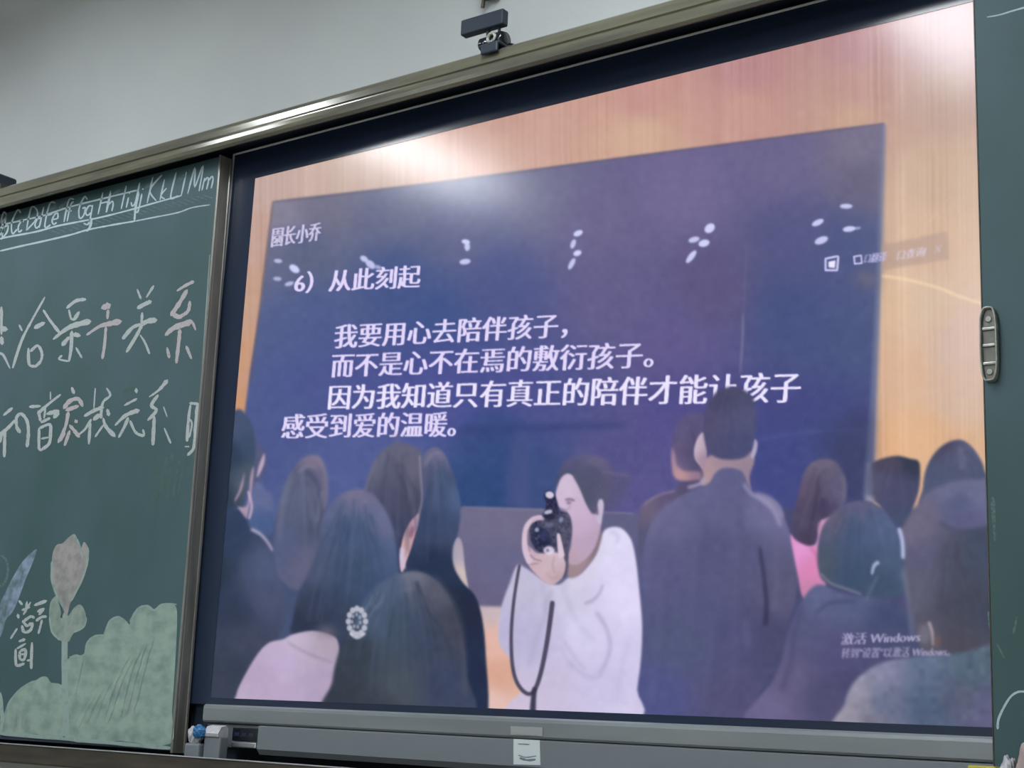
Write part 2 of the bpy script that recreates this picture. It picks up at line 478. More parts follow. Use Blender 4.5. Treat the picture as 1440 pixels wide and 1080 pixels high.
# alphabet strip: three guide lines and slanting letters
GL = [[(0, 317), (35, 309), (62, 303), (98, 291), (150, 278), (195, 267)], [(0, 336), (12, 333), (50, 326), (80, 318), (110, 312), (140, 306), (180, 296), (215, 286), (255, 275)],
      [(0, 353), (30, 346), (62, 339), (100, 330), (124, 323), (160, 316), (190, 311)], [(190, 311), (215, 306), (250, 299), (270, 292), (295, 288)], [(129, 307), (127, 318), (122, 325)], [(195, 270), (191, 290), (189, 310)]]
split_obj('chalk_guide_line', strokes_bm([(g, 2.6, 2.2) for g in GL[:3]] + [(GL[3], 2, 1.6), (GL[4], 3), (GL[5], 3)], YC), M['chalk_line'], lb)
GLY = {  # tiny single-line glyphs in a unit box, y up
    'A': [[(0, 0), (.5, 1), (1, 0)], [(.2, .4), (.8, .4)]], 'B': [[(0, 0), (0, 1), (.8, .85), (0, .5), (.9, .25), (0, 0)]], 'C': [[(.9, .85), (.4, 1), (0, .5), (.4, 0), (.9, .15)]],
    'D': [[(0, 0), (0, 1), (.8, .8), (.9, .4), (0, 0)]], 'E': [[(.8, 1), (0, 1), (0, 0), (.8, 0)], [(0, .5), (.7, .5)]], 'F': [[(.8, 1), (0, 1), (0, 0)], [(0, .5), (.7, .5)]],
    'G': [[(.9, .85), (.4, 1), (0, .5), (.4, 0), (.9, .1), (.9, .45), (.5, .45)]], 'H': [[(0, 0), (0, 1)], [(1, 0), (1, 1)], [(0, .5), (1, .5)]], 'I': [[(.5, 0), (.5, 1)]],
    'J': [[(.8, 1), (.8, .2), (.4, 0), (0, .2)]], 'K': [[(0, 0), (0, 1)], [(.9, 1), (0, .5), (.9, 0)]], 'L': [[(0, 1), (0, 0), (.9, 0)]], 'M': [[(0, 0), (.15, 1), (.5, .2), (.85, 1), (1, 0)]],
    'a': [[(.9, .9), (.4, 1), (0, .5), (.4, 0), (.9, .3), (.9, 1), (.95, 0)]], 'b': [[(0, 1.9), (0, 0), (.8, .2), (.8, .8), (0, .8)]], 'c': [[(.9, .85), (.4, 1), (0, .5), (.4, 0), (.9, .15)]],
    'd': [[(.9, 1.9), (.9, 0)], [(.9, .8), (.3, .9), (0, .4), (.4, 0), (.9, .2)]], 'e': [[(0, .5), (.9, .5), (.7, 1), (.2, .9), (0, .4), (.4, 0), (.9, .1)]], 'f': [[(.9, 1.9), (.4, 1.6), (.4, 0)], [(0, 1), (.9, 1)]],
    'g': [[(.9, .9), (.3, 1), (0, .5), (.4, .1), (.9, .3)], [(.9, 1), (.9, -.7), (.1, -.6)]], 'h': [[(0, 1.9), (0, 0)], [(0, .7), (.6, 1), (.9, .6), (.9, 0)]], 'i': [[(.4, 1), (.4, 0)], [(.4, 1.4), (.4, 1.5)]],
    'j': [[(.6, 1), (.6, -.6), (0, -.6)], [(.6, 1.4), (.6, 1.5)]], 'k': [[(0, 1.9), (0, 0)], [(.8, 1), (0, .4), (.9, 0)]], 'l': [[(.4, 1.9), (.4, 0)]], 'm': [[(0, 0), (0, 1)], [(0, .7), (.3, 1), (.5, .7), (.5, 0)], [(.5, .7), (.8, 1), (1, .7), (1, 0)]]}


def base_y(x): return 333.5 - 0.2285 * x


def letters(seq):
    """seq: (glyph, x px, width px, height px)"""
    out = []
    for g, x, w, h in seq:
        for s in GLY[g]:
            out.append(([(x + u * w + v * h * 0.22, base_y(x + u * w) - v * h - 1) for u, v in s], 2.2))
    return out


up = [('B', -3, 7, 33), ('C', 13, 11, 33), ('D', 37, 12, 32), ('E', 63, 10, 31), ('F', 90, 9, 30), ('G', 108, 10, 30), ('H', 138, 11, 30), ('I', 168, 5, 32), ('J', 183, 8, 32), ('K', 207, 14, 36), ('L', 240, 11, 35), ('M', 264, 16, 36)]
lo_ = [('b', 3, 7, 16), ('c', 24, 7, 16), ('d', 48, 8, 15), ('e', 72, 8, 15), ('f', 92, 6, 14), ('g', 119, 9, 15), ('h', 150, 8, 14), ('i', 176, 4, 14), ('j', 192, 7, 15), ('k', 225, 7, 15), ('l', 253, 5, 17), ('m', 284, 13, 17)]
for q in sorted(up + lo_, key=lambda s: s[1]):
    obj('chalk_letter', strokes_bm(letters([q]), YC), M['chalk_line'], lb)
split_obj('chalk_hatching', strokes_bm([([(x, base_y(x) + 6), (x + 14, base_y(x) + 11)], 1.5) for x in range(70, 290, 9)] + [([(x, base_y(x) - 22), (x + 10, base_y(x) - 30)], 5) for x in (70, 84, 158, 205, 250)], YC + 0.0002), M['chalk_faint'], lb)

# flower, leaves, hedge
dr = [
    ('chalk_leaf', 'chalk_blue', [(52, 773), (42, 779), (30, 792), (18, 812), (8, 832), (0, 850), (-6, 880), (-6, 905), (3, 890), (8, 872), (18, 860), (26, 842), (36, 815), (44, 796)], 'pale blue chalk leaf stroke'),
    ('chalk_bush', 'chalk_green', [(93, 1036), (94, 940), (98, 925), (107, 920), (118, 922), (122, 906), (130, 896), (144, 894), (148, 884), (154, 873), (166, 869), (175, 872), (181, 880), (186, 868), (194, 857), (206, 852), (216, 858), (226, 850), (240, 849), (248, 855), (249, 880), (246, 940), (242, 1000), (239, 1046), (170, 1042)], 'large pale green chalk hedge'),
    ('chalk_bush', 'chalk_green', [(0, 1030), (6, 1005), (14, 985), (28, 968), (44, 958), (50, 957), (58, 952), (66, 952), (72, 960), (84, 962), (92, 975), (92, 1034), (50, 1032)], 'small rounded chalk bush'),
    ('chalk_leaf', 'chalk_leaf', [(79, 838), (71, 847), (69, 868), (71, 885), (79, 897), (88, 902), (97, 902), (101, 894), (109, 885), (119, 881), (121, 868), (118, 856), (112, 850), (104, 855), (97, 865), (92, 869), (85, 868), (86, 862), (82, 846)], 'pale green chalk leaves'),
    ('chalk_petal', 'chalk_flower', [(73, 790), (75, 775), (80, 766), (88, 764), (95, 757), (104, 751), (109, 758), (113, 772), (118, 762), (123, 768), (125, 775), (123, 795), (117, 816), (108, 832), (99, 848), (94, 866), (88, 855), (80, 838), (74, 815)], 'greyish pink chalk tulip'),
]
for k, (nm, mm, pts, lab) in enumerate(dr):
    tag(obj(nm, fill_bm(pts, YC + 0.0002 - 0.00008 * k), M[mm], lb), lab)
obj('chalk_stem', strokes_bm([([(92, 862), (91, 900), (91, 960), (93, 1035)], 8, 9)], YC, 0.05), M['chalk_stem'], lb)
split_obj('chalk_outline', strokes_bm([([(73, 790), (73, 815), (80, 838), (88, 852)], 3), ([(104, 752), (111, 765), (116, 785)], 2.5), ([(124, 772), (122, 795), (112, 822), (100, 845)], 3), ([(121, 868), (118, 881), (104, 889)], 3), ([(70, 868), (73, 888), (84, 900)], 3),
    ([(98, 924), (118, 921), (122, 905), (132, 895), (146, 893)], 2.5), ([(150, 884), (156, 872), (168, 868), (181, 879)], 3), ([(183, 874), (194, 856), (207, 852), (217, 858), (228, 850), (248, 850)], 3), ([(4, 1020), (12, 990), (30, 968), (50, 957)], 2.5)], YC - 0.0002), M['chalk_stem'], lb)
split_obj('chalk_scribble', strokes_bm([([(100 + 11 * i + rng.uniform(-4, 4), 1030 - 4 * i + rng.uniform(-6, 6)), (118 + 11 * i, 990 - 8 * i), (150 + 8 * i, 960 - 8 * i + rng.uniform(-8, 8))], 3, 5) for i in range(9)]
    + [([(20 + 9 * i, 1022 + 1 * i), (22 + 9 * i, 1004 - i * 2)], 4, 2) for i in range(7)], YC - 0.0003, 0.3), M['chalk_green'], lb)
split_obj('chalk_border', strokes_bm([([(-5, 1031), (80, 1038), (160, 1045), (239, 1052)], 5, 6), ([(281.5, 560), (295, 358)], 1.4, 1.4), ([(0, 975), (3, 1010), (0, 1030)], 6, 4)], YC - 0.0002), M['chalk_stem'], lb)
obj('chalk_curl', strokes_bm([([(0, 780), (9, 788), (11, 805), (6, 820), (0, 825)], 3, 4)], YC), M['chalk_faint'], lb)
split_obj('chalk_smear', strokes_bm([([(225 + 9 * i, 640 + rng.uniform(-8, 8)), (218 + 8 * i, 690 + rng.uniform(-14, 20))], 5, 3) for i in range(5)] + [([(170, 552), (190, 545)], 7), ([(232, 648), (215, 720)], 4)], YC + 0.0001), chalk_mat('smear_chalk', (84, 108, 110), lo=0.3, hi=0.75, scale=60), lb)

for ch in lb.children:
    if ch.name.startswith(('board_panel', 'board_stile', 'board_bottom_edge')):
        for v in ch.data.vertices:
            if v.co.x > -0.5: v.co.x += (ZB1 - v.co.z) * 0.0142
# ------------------------------------------------------------------ right chalkboard
XR = 1.5428
rb = empty('sliding_chalkboard', (2.2, YB, ZB0), 'green sliding chalkboard on the right, nearly blank, overlapping the display', 'chalkboard')
bm = bmesh.new()
box(bm, XR + 0.002, 3.3, YB, -0.027, ZB0 + 0.002, ZB1)
obj('board_panel', bm, M['green'], rb)
bm = bmesh.new()
box(bm, XR, XR + 0.0022, YB - 0.0008, -0.026, ZB0, ZB1, 0.0006, 1)
tag(obj('board_stile', bm, M['bronze_dark'], rb), 'narrow dark edge strip')
bm = bmesh.new()
box(bm, XR + 0.004, 3.3, YB + 0.002, -0.027, ZB0 - 0.006, ZB0 + 0.002)
obj('board_bottom_edge', bm, M['dark'], rb)
obj('chalk_line', strokes_bm([([(1388, 24), (1405, 21), (1425, 15), (1450, 8)], 1.5, 3)], YC, 0.1), M['chalk_line'], rb)
obj('chalk_arc', strokes_bm([([(1403, 1025), (1404, 1012), (1411, 996), (1421, 980), (1432, 973), (1445, 973)], 3.5, 3)], YC, 0.1), M['chalk_line'], rb)
split_obj('chalk_smear', strokes_bm([([(1390, 860), (1392, 885)], 4, 2), ([(1402, 905), (1412, 925)], 3, 2), ([(1396, 700), (1399, 760)], 7, 3), ([(1425, 890), (1430, 868)], 4, 2)], YC + 0.0001), M['chalk_faint'], rb)
# recessed pull on the board's edge
pu = bmesh.new()
cx, cz = 1.5545, 1.7725


def ovalring(bm, cx, cz, a, b_, y0, y1, wall_):
    n = 32
    def P(s, y):
        return [(cx + (a - s) * math.copysign(abs(math.cos(t)) ** 0.55, math.cos(t)), y, cz + (b_ - s) * math.copysign(abs(math.sin(t)) ** 0.55, math.sin(t))) for t in [2 * math.pi * k / n for k in range(n)]]
    rings = [P(0, y1), P(0, y0 + 0.001), P(0.0008, y0), P(wall_ - 0.0008, y0), P(wall_, y0 + 0.001), P(wall_, y1)]
    V = [[bm.verts.new(q) for q in r_] for r_ in rings]
    for A, B in zip(V, V[1:]):
        for k in range(n):
            bm.faces.new((A[k], A[(k + 1) % n], B[(k + 1) % n], B[k]))
    return V[-1]


ovalring(pu, cx, cz, 0.0125, 0.054, YB - 0.010, YB - 0.0001, 0.0028)
h = obj('door_pull', pu, M['clear'], rb, True)
h.name = 'board_pull'
tag(h, 'oval grey plastic finger pull')
bm = bmesh.new()
lst = []
for t in range(24):
    aa = 2 * math.pi * t / 24
    lst.append(bm.verts.new((cx + 0.0098 * math.copysign(abs(math.cos(aa)) ** 0.6, math.cos(aa)), YB - 0.0035, cz + 0.051 * math.copysign(abs(math.sin(aa)) ** 0.6, math.sin(aa)))))
bm.faces.new(lst)
obj('pull_plate', bm, M['pull_inner'], h)
bm = bmesh.new()
for zz in (-0.030, -0.004, 0.020):
    box(bm, cx - 0.009, cx + 0.009, YB - 0.0075, YB - 0.003, cz + zz, cz + zz + 0.004, 0.001)
for zz in (0.036, -0.040):
    lathe(bm, [(0, 0.003), (0.004, 0.003), (0.005, 0.0)], Matrix.Translation((cx, YB - 0.0035, cz + zz)) @ Matrix.Rotation(math.radians(90), 4, 'X'), 12)
split_obj('pull_rib', bm, M['clear'], h)

# ------------------------------------------------------------------ picture painted as colours on the screen mesh
OX, OY = -40, -90
BW, BH = 1560, 1240
buf = np.zeros((BH, BW, 3))
ids = np.zeros((BH, BW), np.int32)
yy, xx = np.mgrid[0:BH, 0:BW].astype(float)
xx += OX
yy += OY


def gk(s):
    r_ = max(1, int(s * 2.6))
    k = np.exp(-0.5 * (np.arange(-r_, r_ + 1) / s) ** 2)
    return k / k.sum()


def blur(a, s):
    if s <= 0.2: return a
    k = gk(s)
    r_ = len(k) // 2
    p = np.pad(a, ((r_, r_), (0, 0)), mode='edge')
    o = sum(k[i] * p[i:i + a.shape[0]] for i in range(len(k)))
    p = np.pad(o, ((0, 0), (r_, r_)), mode='edge')
    return sum(k[i] * p[:, i:i + a.shape[1]] for i in range(len(k)))


def edges_mask(e0, e1, pad):
    """even-odd coverage of a set of edges; returns mask and its corner"""
    allp = np.concatenate([e0, e1])
    x0, y0 = np.floor(allp.min(0)).astype(int) - pad
    x1, y1 = np.ceil(allp.max(0)).astype(int) + pad
    x0, y0 = max(x0, OX), max(y0, OY)
    x1, y1 = min(x1, OX + BW), min(y1, OY + BH)
    if x1 <= x0 or y1 <= y0: return None
    w, h_ = x1 - x0, y1 - y0
    mk = np.zeros((h_, w))
    S = 4
    ya, yb = e0[:, 1], e1[:, 1]
    xr = np.arange(w)
    for j in range(h_ * S):
        y = y0 + (j + 0.5) / S
        hit = (ya <= y) != (yb <= y)
        if not hit.any(): continue
        xs = np.sort(e0[hit, 0] + (y - ya[hit]) / (yb[hit] - ya[hit]) * (e1[hit, 0] - e0[hit, 0])) - x0
        row = mk[j // S]
        for a_, b_ in zip(xs[::2], xs[1::2]):
            a_, b_ = max(a_, 0), min(b_, w)
            if b_ <= a_: continue
            i0, i1 = int(a_), min(int(b_), w - 1)
            if i0 == i1: row[i0] += (b_ - a_) / S
            else:
                row[i0] += (i0 + 1 - a_) / S
                row[i0 + 1:i1] += 1 / S
                row[i1] += (b_ - i1) / S
    return np.clip(mk, 0, 1), x0, y0


def poly_mask(p, soft):
    p = np.asarray(p, float)
    r_ = edges_mask(p, np.roll(p, -1, 0), int(3 * soft) + 2)
    if r_ is None: return None
    return blur(r_[0], soft), r_[1], r_[2]


def noise2(h_, w, s):
    a = rng.normal(size=(int(h_ / s) + 3, int(w / s) + 3))
    yi = np.linspace(0, a.shape[0] - 1.001, h_)
    xi = np.linspace(0, a.shape[1] - 1.001, w)
    y0, x0 = yi.astype(int), xi.astype(int)
    fy, fx = (yi - y0)[:, None], (xi - x0)[None]
    fy, fx = fy * fy * (3 - 2 * fy), fx * fx * (3 - 2 * fx)
    A = a[y0][:, x0] * (1 - fx) + a[y0][:, x0 + 1] * fx
    B = a[y0 + 1][:, x0] * (1 - fx) + a[y0 + 1][:, x0 + 1] * fx
    return A * (1 - fy) + B * fy


def field(pts, x, y, p=2.0):
    """colour field interpolated between sample points (x, y, colour)"""
    num = np.zeros(x.shape + (3,))
    den = np.zeros(x.shape)
    for (px_, py_, c) in pts:
        w = 1.0 / (((x - px_) ** 2 + (y - py_) ** 2) + 260.0) ** (p / 2 * 1.7)
        num += w[..., None] * np.asarray(c, float)
        den += w
    return num / den[..., None]


def apply(mk, x0, y0, colr, alpha=1.0, pid=None, tex=0.0, tscale=6.0):
    h_, w = mk.shape
    sl = (slice(y0 - OY, y0 - OY + h_), slice(x0 - OX, x0 - OX + w))
    if isinstance(colr, list):
        cc = field(colr, xx[sl], yy[sl])
    else:
        cc = np.broadcast_to(np.asarray(colr, float), (h_, w, 3))
    if tex:
        cc = cc + (noise2(h_, w, tscale) * tex)[..., None]
    a = (mk * alpha)[..., None]
    buf[sl] = buf[sl] * (1 - a) + cc * a
    if pid is not None:
        ids[sl] = np.where(mk > 0.5, pid, ids[sl])


def shape(pts, colr, soft=1.6, alpha=1.0, pid=None, smooth=True, tex=0.0, tscale=6.0, clip=None):
    p = spl(pts, True, 5) if smooth else np.asarray(pts, float)
    r_ = poly_mask(p, soft)
    if r_ is None: return
    mk, x0, y0 = r_
    if clip is not None:
        sl = (slice(y0 - OY, y0 - OY + mk.shape[0]), slice(x0 - OX, x0 - OX + mk.shape[1]))
        mk = mk * (ids[sl] == clip)
    apply(mk, x0, y0, colr, alpha, pid, tex, tscale)


def stroke(pts, w0, colr, w1=None, soft=1.0, alpha=1.0, pid=None):
    p, nn, w = ribbon(pts, w0, w1)
    q = np.concatenate([p + nn * w[:, None], (p - nn * w[:, None])[::-1]])
    shape(q, colr, soft, alpha, pid, smooth=False)


def blob(x, y, rx, ry, colr, ang=0.0, soft=1.2, alpha=1.0, pid=None):
    t = np.linspace(0, 2 * math.pi, 18, endpoint=False)
    ca, sa = math.cos(math.radians(ang)), math.sin(math.radians(ang))
    ex, ey = rx * np.cos(t), ry * np.sin(t)
    shape(np.stack([x + ex * ca - ey * sa, y + ex * sa + ey * ca], 1), colr, soft, alpha, pid, smooth=False)


# text outlines from Blender's own font
def text_edges(s):
    cu = bpy.data.curves.new('t', 'FONT')
    cu.body = s
    cu.fill_mode = 'NONE' if hasattr(cu, 'fill_mode') else 'NONE'
    cu.resolution_u = 3
    o = bpy.data.objects.new('t', cu)
    col.objects.link(o)
    dg = bpy.context.evaluated_depsgraph_get()
    me = o.evaluated_get(dg).to_mesh()
    v = np.array([q.co[:2] for q in me.vertices]) if len(me.vertices) else np.zeros((0, 2))
    e = np.array([tuple(q.vertices) for q in me.edges]) if len(me.edges) else np.zeros((0, 2), int)
    o.evaluated_get(dg).to_mesh_clear()
    bpy.data.objects.remove(o)
    bpy.data.curves.remove(cu)
    return v, e


def text(s, x0, x1, tl, bl, tr, br, colr, k=0.1, pid=None, heavy=1.0, soft=0.55, alpha=1.0, clean=True):
    """s between x0 and x1; tl/bl/tr/br are the em-box top and bottom heights at its two ends"""
    v, e = text_edges(s)
    if not len(e): return
    xa, xb = v[:, 0].min(), v[:, 0].max()
    t = (v[:, 0] - xa) / (xb - xa)
    t2 = t * (1 - k) + k * t * t
    ya, yb = v[:, 1].min(), v[:, 1].max()
    u = (v[:, 1] - ya) / (yb - ya)
    X = x0 + (x1 - x0) * t2 + (u - 0.5) * 3.0
    top = tl + (tr - tl) * t2
    bot = bl + (br - bl) * t2
    Y = bot + (top - bot) * u
    P = np.stack([X, Y], 1)
    r_ = edges_mask(P[e[:, 0]], P[e[:, 1]], 4)
    if r_ is None: return
    mk, xx0, yy0 = r_
    if clean:
        up_ = np.zeros_like(mk)
        up_[1:] = mk[:-1]
        mk = 0.45 * mk + 0.55 * np.minimum(mk, up_) + 0.0
    if heavy > 0:
        n = int(math.ceil(heavy))
        out = mk.copy()
        for d in range(1, n + 1):
            wgt = min(1.0, heavy - d + 1)
            sh = np.zeros_like(mk)
            sh[:, d:] = mk[:, :-d]
            out = np.maximum(out, sh * wgt)
        mk = out
    mk = np.clip(blur(mk, soft) * 1.3, 0, 1)
    apply(mk, xx0, yy0, colr, alpha, pid)


# -- panelled wall of the hall
WOOD = [(370, 260, (196, 168, 160)), (362, 330, (196, 160, 148)), (352, 420, (196, 156, 134)), (340, 520, (204, 154, 122)), (333, 600, (206, 146, 104)), (480, 240, (200, 172, 160)), (700, 195, (206, 164, 146)), (700, 180, (196, 150, 140)),
        (900, 140, (196, 146, 138)), (900, 190, (208, 168, 144)), (1050, 95, (184, 136, 138)), (1050, 160, (198, 150, 138)), (1200, 60, (182, 136, 140)), (1200, 130, (188, 144, 136)), (1200, 160, (198, 158, 138)), (1320, 60, (176, 134, 138)), (1320, 130, (186, 154, 140)),
        (1320, 250, (200, 168, 144)), (1300, 330, (210, 174, 148)), (1300, 430, (214, 184, 160)), (1260, 430, (218, 182, 150)), (1350, 480, (212, 182, 168)), (1260, 520, (218, 176, 146)), (1350, 560, (212, 180, 160)), (1300, 620, (224, 178, 138)), (1350, 640, (216, 172, 138)), (1240, 640, (228, 176, 134))]
buf[:] = field(WOOD, xx, yy, 2.0)
vx = rng.normal(size=BW)
vx = np.convolve(vx, gk(1.3), 'same')
vx2 = np.convolve(rng.normal(size=BW), gk(7), 'same')
xi = np.clip(xx - OX - (yy - 300) * 0.012, 0, BW - 1).astype(int)
buf += ((vx[xi] * 6.5 + vx2[xi] * 10) * (0.75 + 0.25 * noise2(BH, BW, 60)))[..., None] * np.array([0.8, 0.9, 1.0])
shape([(1250, 0), (1420, -60), (1420, 90), (1300, 110)], (180, 150, 150), 30, 0.3)
# -- big dark wall of screens
LED = [(400, 300, (132, 128, 150)), (450, 290, (112, 110, 134)), (560, 290, (100, 104, 136)), (430, 350, (92, 100, 132)), (450, 450, (78, 92, 142)), (420, 540, (78, 94, 142)), (400, 620, (76, 88, 142)), (560, 400, (66, 84, 136)), (610, 440, (62, 82, 138)), (640, 330, (90, 94, 136)), (760, 270, (108, 108, 140)),
       (700, 400, (76, 84, 138)), (840, 300, (106, 98, 140)), (860, 420, (98, 92, 138)), (960, 270, (112, 102, 146)), (1000, 400, (92, 84, 128)), (940, 480, (96, 88, 140)), (1100, 230, (106, 98, 140)), (1200, 215, (116, 108, 136)), (1210, 250, (100, 94, 124)), (1120, 320, (92, 88, 136)), (1200, 350, (76, 84, 132)),
       (1120, 450, (68, 80, 130)), (1200, 470, (70, 82, 128)), (1160, 600, (66, 74, 130)), (1200, 660, (66, 72, 120)), (1100, 640, (66, 72, 134)), (620, 560, (78, 86, 146)), (700, 620, (56, 76, 130)), (680, 690, (48, 74, 124)), (760, 690, (62, 80, 130)), (750, 560, (78, 82, 142)), (860, 640, (86, 84, 138)), (900, 690, (90, 86, 142)), (940, 600, (88, 82, 142)), (560, 640, (80, 92, 150)), (480, 640, (82, 94, 150))]
led = [(384, 283), (600, 258), (900, 218), (1244, 173), (1236, 430), (1228, 640), (1225, 760), (300, 760), (312, 700), (336, 640), (352, 520), (366, 430), (378, 330)]
shape(led, LED, 1.6, smooth=False, pid=1, tex=1.4, tscale=8)
stroke([(384, 284), (600, 259), (900, 219), (1243, 174)], 3, (84, 76, 100), soft=1.3, alpha=0.55)
stroke([(384, 284), (378, 330), (366, 430), (352, 540)], 3, (96, 84, 96), soft=1.5, alpha=0.6)
shape([(1240, 176), (1247, 176), (1232, 640), (1224, 700), (1214, 700), (1224, 560), (1232, 400)], (118, 124, 152), 2.4, 0.7, smooth=False)
stroke([(1045, 440), (1044, 480), (1041, 525)], 2.5, (150, 140, 170), soft=1.5, alpha=0.6)
stroke([(1050, 340), (1046, 440)], 2, (120, 112, 150), soft=1.5, alpha=0.4)
shape([(1052, 300), (1180, 285), (1235, 330), (1230, 380), (1060, 460)], (66, 78, 124), 18, 0.4, smooth=False)
stroke([(1070, 618), (1130, 608), (1218, 604)], 2, (96, 108, 160), soft=2, alpha=0.5)
stroke([(640, 605), (720, 603), (880, 598)], 9, (48, 58, 112), soft=4, alpha=0.5)
shape([(718, 610), (745, 608), (742, 712), (712, 712)], (88, 88, 138), 5, 0.45, smooth=False)
shape([(1160, 610), (1222, 570), (1222, 690), (1180, 700)], (58, 60, 96), 12, 0.5)
# spotlights mirrored in the panels
for (x, y, rx, ry, a_, al) in [(391, 367, 6, 3, 5, .8), (414, 378, 8, 5, 35, 1), (390, 392, 6, 3, 5, .7), (407, 399, 7, 3, -15, .8), (512, 364, 6, 4, 30, .9), (521, 372, 8, 5, 40, .9), (532, 376, 5, 3, 20, .7), (655, 340, 6, 3.5, 10, 1), (657, 347, 4, 6, 0, .9), (654, 368, 8, 4, -8, .9),
                               (813, 328, 7, 4, -25, 1), (806, 343, 3.5, 7, 20, .9), (812, 356, 6, 4, -20, 1), (804, 371, 3.5, 9, 28, .9), (998, 321, 8, 6, -40, 1), (976, 337, 8, 4, -15, .9), (990, 342, 8, 5, -15, 1), (972, 361, 4, 11, 38, .95), (1190, 290, 9, 3.5, 0, .9), (1150, 313, 9, 4, -25, .95),
                               (1194, 322, 9, 4, -8, .95), (1155, 338, 10, 5, -22, .9), (1205, 321, 6, 2, -8, .6)]:
    blob(x, y, rx, ry, (206, 208, 250), a_, 1.1, al)
blob(700, 640, 40, 60, (50, 74, 128), 0, 18, 0.3)
blob(1040, 560, 150, 40, (70, 68, 130), 0, 18, 0.35)
blob(560, 540, 200, 60, (74, 74, 150), 0, 20, 0.35)
# words
TXT = (226, 214, 250)
for (s, a) in [('園长小乔', (382, 450, 320, 348, 312, 338, (205, 198, 226), 0.0, 60, 1.0)),
               ('6）从此刻起', (414, 590, 382, 413, 371, 405, TXT, 0.0, 61, 1.2)),
               ('我要用心去陪伴孩子，', (470, 797, 456, 491, 439, 475, TXT, 0.04, 62, 1.3)),
               ('而不是心不在焉的敷衍孩子。', (466, 918, 497, 531, 479, 517, TXT, 0.10, 63, 1.3)),
               ('因为我知道只有真正的陪伴才能让孩子', (462, 1124, 541, 576, 522, 566, (236, 228, 254), 0.14, 64, 1.5)),
               ('感受到爱的温暖。', (396, 640, 582, 617, 578, 614, TXT, 0.0, 65, 1.4))]:
    text(s, *a[:6], (72, 70, 156), k=a[7], heavy=3.0, soft=3.2, alpha=0.35)
    text(s, *a[:7], k=a[7], pid=a[8], heavy=a[9] + 0.8, soft=0.45)
# floating toolbar
shape([(1240, 345), (1333, 325), (1335, 365), (1240, 380)], (176, 146, 134), 2, 0.6, smooth=False, pid=66)
for q0, q1 in [((1161, 363), (1161, 381)), ((1160, 380), (1178, 380)), ((1177, 381), (1179, 360)), ((1160, 364), (1179, 360))]:
    stroke([q0, q1], 3, (205, 200, 245), soft=0.7, pid=66)
shape([(1165, 368), (1175, 366), (1174, 377), (1165, 376)], (235, 230, 255), 0.8, smooth=False, pid=66)
for q0, q1 in [((1201, 360), (1202, 372)), ((1201, 371), (1213, 370)), ((1211, 359), (1212, 371)), ((1200, 361), (1212, 359))]:
    stroke([q0, q1], 2.4, (200, 195, 240), soft=0.6)
text('口翻译', 1216, 1246, 357, 370, 353, 368, (190, 185, 232), heavy=1, soft=0.8, pid=66)
text('口查询', 1262, 1301, 352, 366, 346, 360, (214, 200, 224), heavy=1, soft=0.9, alpha=.8, pid=66)
text('×', 1314, 1324, 345, 357, 343, 355, (200, 180, 190), heavy=0, soft=1.2, alpha=.7)
# thin curved streak of light
stroke([(1240, 388), (1275, 393), (1320, 405), (1350, 417), (1385, 428)], 3, (248, 220, 176), soft=1.8, alpha=0.8)
blob(1218, 392, 16, 10, (120, 108, 110), 10, 8, 0.6)

# -- stage riser and floor
shape([(640, 713), (760, 716), (900, 722), (1000, 730), (1000, 1010), (640, 1010)], [(700, 730, (112, 108, 138)), (700, 800, (104, 102, 138)), (670, 840, (104, 98, 130)), (870, 740, (96, 96, 132)), (900, 800, (88, 90, 128))], 1.5, smooth=False, pid=2)
stroke([(650, 713), (760, 717), (890, 722)], 3, (136, 128, 152), soft=1.2, alpha=0.6)
shape([(660, 852), (800, 856), (800, 1010), (660, 1010)], [(690, 856, (198, 180, 186)), (700, 900, (228, 180, 166)), (700, 950, (216, 164, 142)), (690, 990, (226, 190, 182))], 2, smooth=False, pid=3)

shape([(250, 740), (640, 712), (640, 1030), (250, 1030)], (68, 80, 114), 3, smooth=False)
shape([(1040, 715), (1430, 715), (1430, 1040), (1040, 1040)], (72, 74, 112), 3, smooth=False)
# -- people in the audience (their ids become separate pieces of the picture)
P = {}


def person(pid, lab, shapes):
    P[pid] = lab
    for s in shapes:
        shape(s[0], s[1], s[2] if len(s) > 2 else 1.6, s[3] if len(s) > 3 else 1.0, pid, tex=s[4] if len(s) > 4 else 1.2, tscale=9)


def streaks(pid, cx, y0, y1, w, n, amp=9, lean=0.0, bend=0.45):
    """fine strands falling from the crown, kept inside the person"""
    for _ in range(n):
        u = rng.uniform(-1, 1)
        d = rng.choice([-1, 1]) * amp * rng.uniform(0.5, 1.4)
        ya, yb = y0 + rng.uniform(0, 0.3) * (y1 - y0), y0 + rng.uniform(0.45, 1.0) * (y1 - y0)
        x_ = cx + u * w * bend
        pts = spl([(x_, ya), (cx + u * w * 0.85 + lean * 0.4, (ya + yb) / 2), (cx + u * w + lean, yb)], False, 4)
        ym, xm = int((ya + yb) / 2 - OY), int(cx + u * w * 0.8 - OX)
        base = buf[np.clip(ym, 0, BH - 1), np.clip(xm, 0, BW - 1)]
        p, nn, w_ = ribbon(pts, rng.uniform(1.5, 4), 1)
        q = np.concatenate([p + nn * w_[:, None], (p - nn * w_[:, None])[::-1]])
        shape(q, tuple(base + d * np.array([1, 1, 1.15])), 1.8, 0.55, None, smooth=False, clip=pid)


